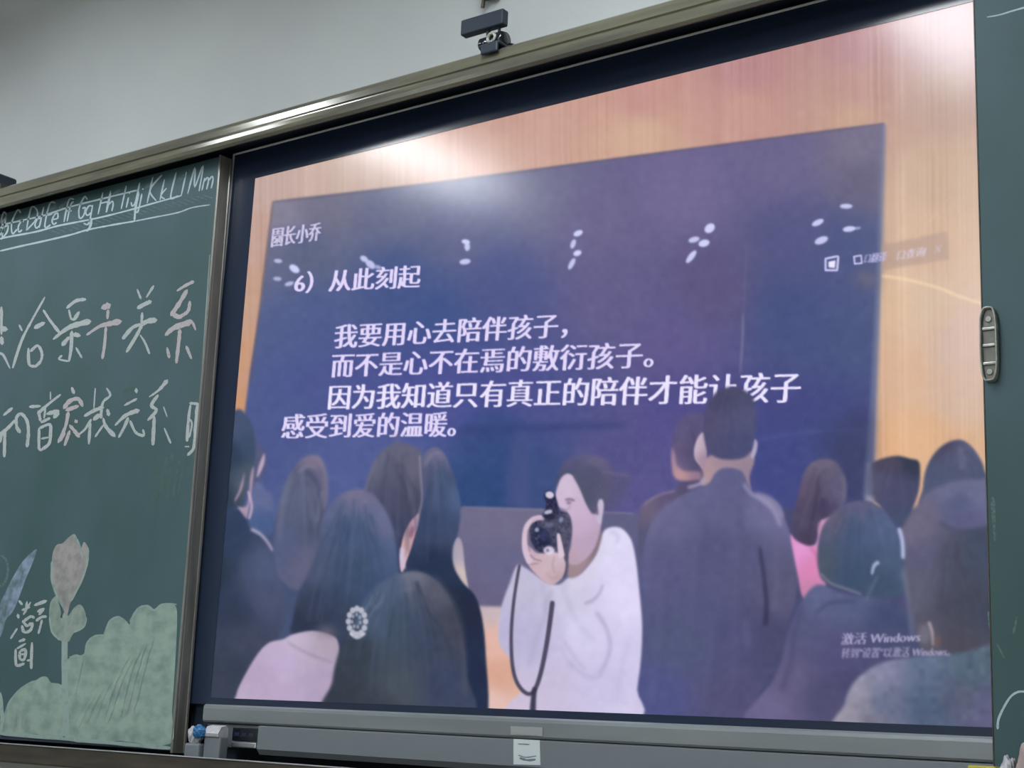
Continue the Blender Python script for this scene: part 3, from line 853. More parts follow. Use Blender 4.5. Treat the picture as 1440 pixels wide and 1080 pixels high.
person(10, 'blurred onlooker behind the leftmost one, pale blue clothes', [
    ([(352, 606), (362, 622), (372, 640), (374, 655), (366, 672), (356, 690), (348, 660)], (84, 88, 122), 3),
    ([(372, 638), (372, 650), (366, 665), (361, 671), (364, 655), (369, 642)], (186, 166, 190), 1.4),
    ([(360, 678), (372, 686), (384, 700), (386, 725), (380, 752), (350, 745), (352, 700)], [(370, 700, (98, 106, 150)), (370, 735, (70, 92, 138))], 2.2)])
person(11, 'dark-haired onlooker cut off by the left bezel, seen from behind', [
    ([(270, 640), (300, 600), (332, 576), (345, 582), (355, 600), (359, 625), (358, 650), (352, 672), (345, 700), (335, 715), (270, 720)], [(335, 600, (70, 84, 116)), (345, 630, (62, 80, 108)), (325, 640, (42, 54, 76)), (300, 690, (40, 52, 72)), (345, 670, (80, 92, 110))], 1.8),
    ([(344, 664), (341, 685), (336, 697), (331, 706), (334, 712), (346, 712), (350, 695), (352, 670), (357, 656), (354, 690), (346, 730), (336, 716), (330, 704), (336, 690)], (168, 146, 168), 1.4),
    ([(270, 730), (325, 715), (345, 728), (353, 745), (370, 752), (385, 772), (396, 805), (400, 850), (395, 890), (370, 920), (345, 950), (330, 990), (325, 1020), (270, 1020)], [(320, 760, (48, 62, 92)), (370, 800, (76, 86, 120)), (375, 840, (74, 80, 112)), (330, 860, (46, 56, 80)), (320, 950, (52, 60, 80)), (300, 800, (38, 50, 70)), (345, 900, (62, 68, 92))], 1.8)])
stroke([(349, 690), (354, 712), (350, 730)], 4, (196, 174, 196), soft=1.2, alpha=.8)
stroke([(353, 744), (366, 751), (376, 762), (384, 775)], 5, (180, 168, 196), 3, 1.6, .9)
person(12, 'onlooker with long grey-lit hair seen from behind', [
    ([(441, 640), (425, 645), (408, 665), (395, 695), (388, 730), (385, 770), (392, 810), (420, 830), (450, 800), (456, 760), (460, 715), (459, 672), (452, 648)], [(440, 645, (132, 120, 146)), (455, 680, (104, 100, 130)), (430, 670, (80, 86, 116)), (430, 720, (84, 92, 118)), (405, 700, (96, 102, 130)), (400, 760, (84, 92, 130)), (440, 740, (74, 82, 108)), (440, 790, (96, 96, 124))], 2.2)])
stroke([(421, 660), (430, 690), (444, 740)], 3, (112, 112, 134), soft=2.5, alpha=.7)
stroke([(444, 640), (455, 656), (459, 690), (455, 716)], 5, (140, 128, 146), 3, 2.2, .6)
stroke([(453, 690), (449, 715), (447, 735)], 4, (150, 148, 172), soft=2, alpha=.6)
streaks(12, 425, 648, 800, 34, 16, 9)
stroke([(430, 662), (446, 680), (451, 720), (448, 760)], 7, (66, 72, 100), 4, 2.5, .6)
stroke([(412, 668), (398, 705), (392, 760)], 4, (112, 116, 142), 3, 2.5, .6)
stroke([(420, 664), (432, 655), (446, 658)], 4, (140, 128, 150), 3, 2, .6)
person(13, 'dark-haired onlooker with a glimpse of pink ear', [
    ([(560, 622), (545, 628), (530, 642), (520, 662), (514, 690), (516, 720), (540, 760), (556, 790), (562, 810), (585, 800), (594, 760), (596, 700), (594, 640), (580, 627)], [(540, 650, (94, 98, 120)), (560, 640, (100, 98, 124)), (560, 700, (76, 78, 104)), (580, 660, (98, 96, 120)), (550, 740, (62, 68, 96)), (585, 710, (70, 72, 96)), (560, 780, (46, 54, 84))], 1.8),
    ([(590, 722), (588, 738), (583, 755), (578, 772), (572, 788), (566, 805), (562, 796), (563, 775), (568, 752), (576, 735), (584, 726)], [(585, 740, (196, 150, 170)), (575, 770, (216, 168, 168)), (570, 790, (214, 178, 190))], 1.0)])
stroke([(590, 640), (592, 670), (594, 700), (590, 722), (584, 748)], 3, (138, 136, 156), 4, 1.3, .75)
stroke([(568, 660), (575, 690), (574, 710)], 4, (112, 110, 130), soft=2.5, alpha=.5)
stroke([(530, 645), (518, 675), (514, 690)], 4, (120, 116, 144), soft=2, alpha=.6)
blob(579, 748, 3.5, 9, (140, 92, 120), 15, 1.5, .7)
streaks(13, 556, 630, 790, 36, 34, 11)
stroke([(556, 622), (562, 612)], 12, (110, 104, 136), 8, 4, .5)
person(14, 'onlooker with long dark hair and black top, seen from behind', [
    ([(634, 770), (643, 756), (650, 764), (654, 800), (658, 832), (636, 800)], [(646, 770, (168, 158, 176)), (650, 815, (204, 186, 184))], 1.2),
    ([(611, 629), (600, 634), (594, 650), (595, 700), (590, 730), (584, 760), (576, 790), (580, 830), (600, 860), (640, 1010), (684, 1010), (683, 920), (678, 870), (668, 838), (650, 818), (638, 795), (637, 770), (645, 745), (648, 710), (644, 690), (637, 665), (626, 640), (618, 631)],
     [(615, 640, (112, 108, 140)), (605, 670, (84, 88, 118)), (625, 680, (66, 82, 116)), (625, 740, (64, 76, 108)), (605, 740, (56, 68, 100)), (610, 790, (38, 50, 78)), (650, 860, (32, 42, 66)), (660, 940, (34, 46, 74)), (640, 700, (76, 96, 136))], 1.5)])
streaks(14, 614, 636, 800, 26, 22, 8)
stroke([(597, 655), (606, 640), (620, 636)], 4, (126, 122, 150), soft=2, alpha=.7)
person(15, 'foreground onlooker with dark blue-lit hair and pale lavender-pink coat', [
    ([(500, 688), (478, 696), (462, 714), (452, 735), (448, 765), (440, 790), (430, 812), (418, 840), (412, 870), (413, 895), (470, 920), (540, 900), (560, 850), (561, 800), (556, 760), (548, 730), (530, 700), (515, 690)],
     [(500, 695, (116, 112, 142)), (540, 730, (104, 106, 140)), (470, 720, (92, 100, 136)), (490, 750, (66, 84, 120)), (500, 800, (58, 76, 104)), (540, 790, (72, 90, 126)), (440, 800, (74, 84, 114)), (450, 850, (52, 60, 84)), (430, 880, (44, 52, 76)), (480, 870, (54, 64, 88)), (530, 830, (58, 76, 112))], 2.0),
    ([(331, 1010), (332, 978), (344, 950), (362, 920), (378, 904), (398, 899), (412, 892), (440, 887), (466, 893), (476, 905), (478, 940), (474, 1010)], [(360, 960, (182, 160, 194)), (400, 930, (190, 170, 206)), (420, 905, (194, 178, 204)), (450, 900, (172, 158, 176)), (450, 960, (176, 158, 190)), (340, 985, (186, 170, 196))], 1.4)])
stroke([(404, 903), (425, 915), (448, 925), (468, 932)], 3, (138, 122, 150), soft=2.0, alpha=.55)
blob(460, 888, 14, 6, (120, 110, 124), 10, 5, .7)
stroke([(505, 712), (540, 735), (552, 790)], 12, (96, 106, 148), 8, 7, .5)
streaks(15, 495, 700, 880, 60, 40, 9, -12)
person(16, 'foreground onlooker with dark bobbed hair, biggest head at the bottom', [
    ([(580, 803), (556, 808), (532, 822), (512, 845), (500, 870), (486, 895), (474, 925), (467, 960), (463, 1010), (657, 1010), (656, 950), (653, 910), (646, 875), (635, 845), (618, 820), (600, 807)],
     [(580, 808, (112, 112, 132)), (550, 820, (78, 94, 124)), (610, 830, (84, 86, 104)), (640, 880, (66, 68, 84)), (555, 870, (64, 80, 102)), (530, 860, (78, 96, 126)), (600, 900, (58, 68, 92)), (500, 920, (52, 60, 74)), (560, 960, (72, 80, 92)), (480, 980, (50, 56, 68)), (620, 960, (60, 68, 96)), (520, 990, (56, 62, 74))], 2.0)])
streaks(16, 565, 812, 990, 85, 46, 9)
for x_, y_ in [(524, 838), (532, 832), (540, 836), (514, 856), (528, 850)]:
    stroke([(x_, y_), (x_ - 4, y_ + 10), (x_ - 12, y_ + 22)], 2.5, (112, 128, 156), soft=1.6, alpha=.5)
stroke([(612, 812), (640, 850), (652, 900), (655, 980)], 4, (98, 94, 104), soft=3, alpha=.5)
stroke([(566, 770), (565, 785), (569, 800)], 7, (196, 190, 220), 4, 1.4, .8)
# ring-shaped hair clip
for t in np.linspace(0, 2 * math.pi, 13)[:-1]:
    blob(502 + 12 * math.cos(t), 874 + 18 * math.sin(t), 4, 4.5, (198, 198, 212), 0, 0.9, .85)
for t in np.linspace(0.3, 2 * math.pi + .3, 8)[:-1]:
    blob(501 + 6 * math.cos(t), 873 + 9 * math.sin(t), 2, 3, (172, 172, 190), 0, 0.9, .8)
stroke([(492, 890), (502, 897), (514, 890)], 4, (206, 206, 220), soft=1.0, alpha=.8)

person(17, 'man half hidden at the left of the tall man, dark purple jacket', [
    ([(978, 580), (965, 583), (953, 594), (947, 612), (945, 635), (946, 655), (952, 672), (985, 676), (995, 620), (992, 588)], [(965, 595, (92, 86, 128)), (960, 640, (90, 80, 118)), (980, 640, (76, 74, 108)), (950, 650, (124, 104, 138))], 2),
    ([(945, 630), (949, 640), (951, 652), (962, 662), (984, 664), (984, 676), (952, 674), (945, 655)], [(950, 650, (170, 136, 160)), (956, 668, (196, 150, 150)), (980, 668, (140, 112, 140))], 2.0),
    ([(899, 722), (905, 708), (925, 696), (948, 690), (956, 680), (985, 676), (1000, 690), (940, 740), (920, 790), (900, 780)], [(910, 715, (110, 98, 124)), (940, 700, (96, 86, 120)), (970, 690, (84, 76, 110)), (910, 760, (84, 84, 118))], 2)])
stroke([(905, 710), (925, 697), (950, 690)], 3, (150, 134, 160), soft=1.6, alpha=.6)
streaks(17, 968, 590, 660, 16, 10, 6)
person(18, 'tall man with cropped dark hair and purple-navy jacket, seen from behind', [
    ([(1024, 620), (1000, 640), (986, 650), (989, 668), (988, 684), (1040, 700), (1055, 692), (1054, 670), (1060, 640)], [(995, 665, (178, 146, 152)), (1020, 655, (158, 134, 152)), (1045, 660, (150, 130, 148))], 1.6),
    ([(988, 608), (981, 616), (976, 632), (977, 645), (983, 654), (991, 660), (994, 640), (992, 615)], [(980, 630, (206, 188, 204)), (990, 640, (156, 126, 150))], 1.1),
    ([(1060, 618), (1065, 622), (1064, 634), (1059, 645), (1056, 640)], (176, 166, 196), 1.2),
    ([(1030, 544), (1012, 548), (1000, 560), (992, 580), (989, 604), (993, 628), (1003, 641), (1020, 646), (1042, 645), (1055, 636), (1062, 612), (1064, 585), (1060, 562), (1048, 549)], [(1030, 552, (76, 74, 104)), (1000, 590, (84, 78, 114)), (1030, 590, (82, 84, 120)), (1040, 620, (72, 76, 116)), (1060, 590, (80, 82, 120)), (1020, 570, (66, 66, 98))], 1.8),
    ([(1020, 658), (1006, 665), (996, 680), (975, 688), (948, 703), (925, 722), (910, 750), (903, 790), (900, 850), (896, 920), (892, 1015), (1057, 1015), (1064, 980), (1080, 955), (1096, 925), (1106, 880), (1118, 845), (1122, 800), (1116, 765), (1106, 735), (1094, 708), (1075, 697), (1060, 694), (1052, 680), (1042, 662)],
     [(1000, 690, (100, 98, 140)), (940, 730, (104, 102, 142)), (1020, 680, (94, 94, 136)), (1085, 720, (110, 108, 150)), (930, 800, (90, 90, 132)), (1000, 780, (86, 86, 126)), (1060, 780, (88, 88, 126)), (960, 900, (82, 88, 124)), (1040, 900, (80, 80, 122)), (920, 980, (80, 84, 136)), (1030, 980, (82, 80, 118)), (1100, 830, (88, 86, 118)), (1080, 900, (72, 72, 108))], 1.6)])
streaks(18, 1027, 552, 640, 32, 16, 6)
shape([(1062, 692), (1080, 696), (1095, 708), (1102, 722), (1098, 730), (1086, 718), (1070, 706)], (140, 136, 174), 2.2, .7)
stroke([(967, 686), (985, 680), (992, 672)], 5, (166, 158, 190), soft=1.6, alpha=.8)
stroke([(1046, 680), (1056, 694), (1072, 702), (1086, 714), (1098, 740)], 5, (152, 146, 180), 7, 2, .7)
stroke([(1068, 768), (1073, 800), (1078, 850), (1076, 880)], 4, (52, 52, 82), 8, 2.2, .8)
for f_ in [[(985, 720), (975, 800), (970, 900)], [(1030, 700), (1035, 800), (1030, 960)], [(930, 800), (925, 900), (915, 990)], [(1000, 860), (998, 930), (985, 1000)]]:
    stroke(f_, 9, (98, 96, 138), 6, 5, .35)
    stroke([(a_ + 10, b_ + 6) for a_, b_ in f_], 6, (76, 74, 112), 5, 4, .35)
stroke([(1048, 870), (1052, 910)], 6, (112, 110, 146), soft=4, alpha=.5)
stroke([(940, 708), (916, 750), (908, 830)], 8, (112, 112, 152), 4, 5, .5)
stroke([(1090, 750), (1092, 810), (1088, 860)], 6, (108, 106, 138), soft=4, alpha=.5)
person(19, 'woman with long brown hair and bright pink coat', [
    ([(1112, 752), (1126, 762), (1140, 766), (1148, 762), (1150, 735), (1165, 726), (1176, 732), (1170, 760), (1162, 800), (1160, 826), (1140, 845), (1128, 838), (1122, 810), (1116, 780)], [(1120, 775, (228, 150, 210)), (1160, 740, (206, 150, 190)), (1140, 800, (220, 130, 184)), (1140, 830, (198, 130, 168))], 1.6),
    ([(1158, 645), (1142, 650), (1130, 666), (1124, 690), (1118, 715), (1114, 740), (1116, 756), (1130, 765), (1142, 767), (1149, 755), (1150, 734), (1168, 726), (1182, 712), (1190, 695), (1188, 670), (1178, 652), (1168, 646)], [(1150, 652, (108, 100, 124)), (1140, 690, (96, 82, 108)), (1165, 680, (94, 88, 116)), (1130, 730, (82, 74, 102)), (1140, 755, (72, 62, 88)), (1180, 690, (96, 92, 124)), (1155, 715, (66, 58, 90))], 1.8)])
stroke([(1186, 668), (1188, 700), (1182, 715)], 4, (124, 120, 146), soft=2.5, alpha=.5)
streaks(19, 1155, 655, 760, 30, 28, 9, -10)
stroke([(1158, 700), (1154, 715), (1156, 728)], 8, (62, 54, 84), 5, 2.5, .6)
stroke([(1140, 770), (1150, 785), (1152, 800)], 4, (196, 96, 140), soft=2, alpha=.6)
person(20, 'onlooker with rounded black hair before the wooden wall', [
    ([(1224, 654), (1240, 645), (1262, 641), (1280, 645), (1291, 648), (1294, 660), (1292, 690), (1282, 718), (1268, 742), (1254, 738), (1238, 712), (1224, 700), (1220, 676)], [(1250, 650, (72, 66, 88)), (1285, 652, (44, 52, 74)), (1255, 690, (74, 74, 110)), (1230, 680, (84, 82, 110)), (1265, 725, (66, 76, 108)), (1280, 690, (70, 72, 104))], 1.6)])
shape([(1218, 650), (1226, 650), (1228, 705), (1216, 706)], (112, 116, 146), 2.5, .55, smooth=False)
blob(1223, 703, 7, 6, (158, 156, 172), 20, 2.5, .8)
streaks(20, 1256, 650, 725, 32, 14, 5)
person(21, 'onlooker with dark hair and a hooded collar by the right edge', [
    ([(1298, 684), (1302, 660), (1312, 640), (1326, 626), (1342, 619), (1356, 620), (1370, 632), (1381, 650), (1386, 665), (1400, 690), (1400, 720), (1300, 720)], [(1330, 630, (68, 62, 90)), (1325, 665, (76, 84, 114)), (1350, 640, (86, 90, 122)), (1350, 670, (72, 78, 110)), (1375, 665, (70, 78, 110)), (1340, 700, (80, 86, 120))], 1.6),
    ([(1272, 742), (1288, 712), (1306, 692), (1336, 678), (1372, 674), (1410, 684), (1410, 790), (1280, 790)], [(1330, 690, (102, 104, 138)), (1370, 682, (104, 104, 138)), (1350, 710, (80, 88, 126)), (1300, 720, (104, 98, 124)), (1360, 730, (88, 86, 126)), (1385, 700, (98, 102, 140))], 2.6)])
stroke([(1350, 630), (1354, 650), (1352, 660)], 5, (120, 122, 146), soft=2.5, alpha=.6)
streaks(21, 1342, 628, 690, 40, 18, 7)
person(22, 'large foreground onlooker at the right edge with long dark hair', [
    ([(1266, 752), (1278, 730), (1300, 722), (1330, 740), (1360, 744), (1390, 738), (1420, 730), (1420, 930), (1330, 932), (1300, 920), (1288, 895), (1282, 860), (1272, 820), (1268, 785)], [(1285, 745, (108, 102, 128)), (1300, 780, (90, 88, 120)), (1340, 790, (70, 72, 96)), (1380, 780, (60, 70, 94)), (1290, 830, (90, 90, 112)), (1340, 850, (66, 68, 86)), (1380, 860, (60, 66, 86)), (1350, 905, (72, 68, 84)), (1300, 900, (88, 84, 102))], 2.4)])
stroke([(1322, 735), (1350, 748), (1380, 746)], 5, (62, 68, 96), 3, 2.5, .6)
streaks(22, 1335, 760, 925, 60, 34, 7)
person(23, 'foreground onlooker with smooth dark blue head and navy coat', [
    ([(1156, 822), (1178, 832), (1205, 838), (1232, 840), (1262, 850), (1282, 880), (1296, 925), (1290, 960), (1200, 1020), (1055, 1015), (1064, 985), (1085, 960), (1100, 925), (1108, 890), (1125, 850), (1140, 828)],
     [(1150, 840, (92, 98, 138)), (1200, 850, (84, 92, 130)), (1130, 880, (84, 86, 124)), (1250, 870, (64, 74, 112)), (1180, 920, (82, 78, 122)), (1110, 960, (96, 90, 128)), (1240, 920, (74, 74, 114)), (1080, 995, (108, 100, 140)), (1160, 980, (78, 76, 112)), (1200, 960, (72, 70, 110)), (1260, 920, (72, 76, 110))], 2.0),
    ([(1208, 704), (1188, 709), (1170, 722), (1156, 742), (1150, 768), (1150, 795), (1156, 815), (1172, 824), (1200, 832), (1225, 838), (1258, 840), (1272, 830), (1270, 800), (1268, 765), (1258, 738), (1242, 716), (1226, 706)],
     [(1210, 710, (94, 92, 126)), (1170, 730, (96, 92, 118)), (1200, 750, (70, 86, 122)), (1240, 740, (82, 96, 134)), (1200, 800, (58, 78, 108)), (1260, 790, (72, 90, 122)), (1160, 790, (74, 84, 104)), (1240, 820, (62, 78, 106))], 1.8)])
streaks(23, 1210, 712, 825, 52, 24, 6)
stroke([(1130, 850), (1118, 885), (1112, 930), (1098, 975)], 4, (66, 66, 100), 5, 3, .5)
stroke([(1160, 880), (1190, 900), (1215, 950)], 5, (94, 90, 132), 4, 4, .5)
stroke([(1154, 806), (1168, 820), (1190, 828), (1212, 836)], 3, (136, 134, 152), soft=1.6, alpha=.7)
stroke([(1148, 862), (1168, 848), (1205, 846)], 4, (58, 66, 104), soft=2.5, alpha=.6)
stroke([(1236, 790), (1229, 796), (1226, 808)], 6, (176, 190, 220), 3, 1.4, .9)
stroke([(1236, 808), (1224, 830), (1218, 845)], 3, (104, 116, 134), soft=2, alpha=.6)
stroke([(1264, 742), (1269, 762), (1270, 786)], 6, (184, 192, 232), 5, 1.6, .9)
stroke([(1270, 800), (1278, 850), (1284, 900)], 6, (120, 126, 148), 5, 3, .6)
blob(1300, 892, 9, 14, (124, 122, 138), 0, 3, .6)
stroke([(1306, 874), (1311, 890), (1312, 908)], 5, (188, 168, 176), 3, 1.6, .75)
blob(1318, 902, 4, 8, (128, 96, 78), 0, 3, .6)
person(24, 'shoulder of a pale grey-blue jacket in the lower right corner', [
    ([(1186, 1030), (1188, 990), (1197, 965), (1215, 946), (1240, 932), (1270, 926), (1310, 921), (1350, 918), (1420, 912), (1420, 1030)], [(1200, 970, (150, 146, 168)), (1195, 1005, (154, 148, 164)), (1240, 940, (132, 132, 162)), (1300, 935, (94, 108, 138)), (1240, 990, (100, 108, 136)), (1300, 990, (76, 92, 122)), (1360, 940, (78, 98, 116)), (1350, 980, (82, 88, 112)), (1385, 1000, (92, 92, 128)), (1220, 1010, (122, 118, 138))], 2.4, 1, 4)])
text('激活 Windows', 1183, 1294, 890, 907, 886, 903, (172, 166, 202), k=0.0, pid=67, heavy=1.2, soft=0.8, alpha=.85)
text('转到"设置"以激活 Windows。', 1183, 1336, 911, 926, 908, 923, (166, 160, 196), k=0.0, pid=67, heavy=1.2, soft=0.9, alpha=.8)

# -- the woman taking a photograph
P[30] = 'woman in white sweater holding up a black camera, the brightest figure of the picture'
SW = (208, 202, 232)
shape([(784, 690), (785, 668), (793, 650), (812, 640), (838, 641), (855, 650), (862, 668), (856, 700), (850, 716), (838, 724), (825, 716)], [(800, 650, (92, 92, 130)), (840, 645, (104, 98, 132)), (830, 690, (84, 86, 112)), (845, 700, (88, 88, 116)), (860, 670, (94, 88, 126)), (800, 665, (76, 78, 108))], 2.4, pid=30)
shape([(820, 660), (845, 662), (886, 668), (885, 682), (860, 720), (848, 712)], (90, 86, 120), 5, .7)
stroke([(820, 661), (850, 664), (884, 669)], 3, (118, 112, 142), soft=1.8, alpha=.5)
# sweater
shape([(727, 795), (716, 822), (706, 850), (701, 880), (702, 905), (712, 920), (719, 930), (724, 958), (733, 972), (716, 990), (714, 1012), (893, 1012), (896, 970), (901, 930), (903, 880), (898, 820), (893, 780), (886, 756), (872, 742), (854, 743), (845, 755), (838, 780), (818, 806), (800, 812), (786, 822), (768, 818), (750, 806), (738, 798)],
      [(740, 820, (192, 186, 214)), (712, 890, (186, 180, 214)), (745, 900, (186, 180, 214)), (800, 840, (206, 200, 228)), (860, 770, (222, 216, 246)), (885, 840, (224, 216, 248)), (880, 920, (210, 202, 236)), (820, 890, (214, 208, 238)), (850, 960, (202, 194, 228)), (770, 960, (200, 190, 220)), (730, 990, (204, 190, 216)), (890, 990, (208, 200, 232))], 1.5, pid=30, tex=1.2, tscale=9)
stroke([(822, 849), (834, 844), (843, 834), (848, 822)], 4, (158, 150, 184), 3, 1.8, .7)
stroke([(858, 748), (870, 754), (866, 764)], 4, (188, 182, 214), soft=2.5, alpha=.6)
stroke([(790, 822), (800, 850), (814, 878), (836, 902)], 4, (176, 170, 200), soft=3.5, alpha=.5)
stroke([(762, 818), (768, 850), (772, 880)], 4, (174, 168, 198), soft=3, alpha=.5)
stroke([(838, 860), (852, 882), (858, 908), (852, 932), (842, 948)], 5, (166, 158, 194), 4, 2.4, .7)
stroke([(792, 900), (808, 925), (824, 942)], 4, (172, 164, 198), soft=2.5, alpha=.5)
stroke([(800, 930), (815, 945), (835, 953), (848, 948)], 5, (170, 162, 196), 4, 3, .6)
stroke([(786, 905), (796, 925), (805, 940)], 4, (180, 172, 206), soft=3, alpha=.5)
stroke([(776, 830), (768, 850), (765, 870), (752, 905), (744, 935)], 6, (164, 158, 188), 4, 3, .55)
stroke([(750, 830), (746, 880)], 5, (180, 174, 204), soft=4, alpha=.5)
stroke([(884, 900), (872, 950), (866, 990)], 6, (186, 178, 214), soft=4, alpha=.5)
stroke([(776, 838), (784, 870), (790, 900)], 5, (176, 170, 200), soft=4, alpha=.4)
shape([(818, 806), (838, 780), (846, 758), (852, 768), (846, 790), (830, 815), (812, 830), (800, 815)], (216, 208, 232), 3, .6)
# neck and face
shape([(806, 770), (840, 745), (846, 752), (842, 770), (834, 786), (822, 800), (812, 810), (800, 812), (798, 790)], [(805, 800, (158, 134, 140)), (835, 775, (136, 116, 126)), (815, 790, (166, 140, 148))], 1.8, pid=30)
shape([(799, 666), (790, 671), (784, 684), (781, 697), (783, 706), (787, 714), (796, 718), (802, 728), (804, 745), (803, 765), (799, 790), (812, 794), (828, 782), (838, 766), (844, 745), (846, 730), (840, 722), (833, 722), (824, 708), (816, 688), (808, 672)],
      [(796, 690, (210, 188, 214)), (812, 712, (204, 180, 208)), (822, 740, (200, 172, 204)), (820, 770, (190, 162, 190)), (835, 755, (182, 158, 186)), (808, 785, (184, 158, 176))], 1.2, pid=30)
shape([(808, 668), (816, 686), (826, 706), (833, 722), (838, 716), (842, 706), (848, 704), (856, 690), (850, 668), (830, 655)], [(830, 690, (82, 84, 112)), (845, 700, (92, 90, 120))], 2.0, pid=30)
shape([(841, 706), (846, 702), (849, 708), (848, 722), (844, 736), (839, 730)], (196, 184, 212), 1.2, pid=30)
stroke([(838, 712), (840, 724)], 4, (98, 84, 108), soft=1.5, alpha=.8)
stroke([(795, 703), (801, 702), (808, 704)], 3, (120, 96, 130), soft=1.1, alpha=.8)
blob(800, 707, 3.5, 2.5, (110, 84, 112), 0, 1.2, .6)
stroke([(787, 715), (795, 718), (803, 712)], 3, (172, 146, 172), soft=1.3, alpha=.7)
shape([(738, 765), (739, 782), (744, 796), (754, 808), (764, 817), (775, 823), (786, 817), (794, 806), (796, 790), (792, 776), (783, 772), (770, 776), (756, 778), (746, 770)],
      [(742, 785, (196, 168, 184)), (768, 805, (208, 180, 190)), (788, 785, (208, 186, 200)), (785, 808, (190, 160, 168))], 1.0, pid=30)
# camera
shape([(769, 690), (778, 692), (783, 704), (786, 716), (797, 722), (803, 732), (804, 750), (800, 768), (797, 790), (790, 780), (778, 776), (765, 778), (753, 772), (746, 758), (745, 742), (752, 730), (764, 722), (768, 708), (765, 698)],
      [(755, 745, (58, 60, 84)), (775, 740, (76, 78, 104)), (795, 740, (84, 84, 108)), (760, 765, (44, 48, 76)), (775, 712, (44, 42, 74)), (798, 765, (86, 84, 106))], 1.2, pid=30, tex=7, tscale=3)
blob(773, 696, 6, 5, (214, 208, 230), 10, .9, .95)
blob(771, 720, 6, 3, (196, 194, 220), -15, .9, .9)
blob(774, 727, 7, 4, (44, 40, 66), 0, 1, .9)
blob(762, 757, 11, 14, (34, 38, 66), 0, 1.6, .75)
blob(765, 753, 6, 8, (58, 64, 104), 0, 1.6, .8)
for _ in range(26):
    blob(rng.uniform(750, 800), rng.uniform(722, 776), rng.uniform(1, 3), rng.uniform(1, 2.5), [(108, 112, 140), (36, 36, 60), (90, 86, 112)][rng.integers(3)], rng.uniform(0, 90), .8, .5)
blob(755, 745, 3, 3, (166, 172, 208), 0, 1, .9)
blob(789, 731, 3, 4, (150, 156, 190), 20, 1, .8)
blob(772, 738, 7, 3, (116, 116, 142), -10, 1.5, .7)
# fingers over the camera
stroke([(763, 727), (750, 730), (741, 740), (738, 755), (739, 775), (746, 792)], 6, (212, 188, 208), 9, 1.0, 1, 30)
stroke([(748, 733), (756, 729), (765, 730)], 5, (200, 172, 194), 4, 1.0, .9, 30)
stroke([(785, 750), (787, 764), (790, 784)], 4, (214, 194, 212), 10, 0.9, 1, 30)
stroke([(743, 744), (742, 760), (745, 776)], 2, (146, 112, 134), soft=1, alpha=.6)
stroke([(752, 786), (760, 784), (768, 786)], 6, (206, 176, 188), 6, 1.0, .9)
stroke([(746, 794), (758, 792)], 1.8, (150, 116, 130), soft=0.9, alpha=.7)
stroke([(745, 780), (752, 786), (762, 789)], 1.8, (140, 104, 124), soft=0.9, alpha=.7)
stroke([(780, 782), (777, 794), (780, 806)], 2, (170, 138, 152), soft=1.2, alpha=.6)
stroke([(768, 806), (778, 814), (788, 808)], 4, (176, 146, 152), soft=2, alpha=.5)
blob(772, 774, 8, 6, (228, 214, 236), 0, 1.2, .9)
blob(770, 774, 2.5, 2.5, (120, 110, 140), 0, .8, .8)
# strap
stroke([(731, 793), (727, 815), (722, 850), (719, 890), (720, 930), (725, 955), (734, 970), (744, 976), (752, 970), (760, 948), (768, 910), (774, 870), (777, 845)], 4, (74, 68, 92), 7, .9, .95)
stroke([(797, 780), (797, 800), (793, 812)], 4, (84, 78, 100), 3, 1.2, .8)
stroke([(752, 966), (750, 985), (749, 1005)], 6, (56, 54, 78), 9, 1.2, .95)
buf += noise2(BH, BW, 3)[..., None] * 0.5 + noise2(BH, BW, 11)[..., None] * 1.0
lum_ = buf @ np.array([0.3, 0.59, 0.11])
buf = lum_[..., None] + (buf - lum_[..., None]) * 0.95
buf = np.clip(buf, 3, 255)
ids[ids == 2] = 2


def sample(x, y):
    fx = np.clip(x - OX - 0.5, 0, BW - 1.001)
    fy = np.clip(y - OY - 0.5, 0, BH - 1.001)
    ix, iy = fx.astype(int), fy.astype(int)
    ax, ay = (fx - ix)[:, None], (fy - iy)[:, None]
    c = (buf[iy, ix] * (1 - ax) + buf[iy, ix + 1] * ax) * (1 - ay) + (buf[iy + 1, ix] * (1 - ax) + buf[iy + 1, ix + 1] * ax) * ay
    return c


SWD, SHT = 1.902, 1.07
xs = np.concatenate([np.arange(0, 1.556, 0.0015), np.arange(1.556, SWD, 0.02), [SWD]])
zs = np.concatenate([np.arange(0, 0.09, 0.0016), np.arange(0.09, 0.42, 0.00122), np.arange(0.42, SHT, 0.0016), [SHT]])
GX, GZ = np.meshgrid(xs, ZT - zs)
nx, nz = len(xs), len(zs)
V = np.stack([GX.ravel(), np.zeros(nx * nz), GZ.ravel()], 1)
k3 = (V - C) @ R.T
PX = 720 + F * k3[:, 0] / k3[:, 2]
PY = 540 + F * k3[:, 1] / k3[:, 2]
edge = PX > 1425                                  # the part behind the right-hand board carries the wall and coats on plainly
PX = np.where(edge, 1425, PX)
VC = lin(np.clip(sample(PX, PY), 0, 255))
VC = np.maximum(VC - np.array([0.014, 0.0145, 0.016]), 0.004)
# removes the share that the glass itself throws back, so that the picture keeps its own contrast
VID = ids[np.clip((PY - OY).astype(int), 0, BH - 1), np.clip((PX - OX).astype(int), 0, BW - 1)].reshape(nz, nx)
FID = VID[:-1, :-1]
PEOPLE = set(P)

disp = empty('interactive_display', (0.95, 0.02, 1.15), 'large wall-mounted interactive display showing an audience and a woman photographer', 'display')
q = np.arange(nx * nz).reshape(nz, nx)
FACES = np.stack([q[:-1, :-1], q[1:, :-1], q[1:, 1:], q[:-1, 1:]], -1).reshape(-1, 4)
FI = FID.reshape(-1)


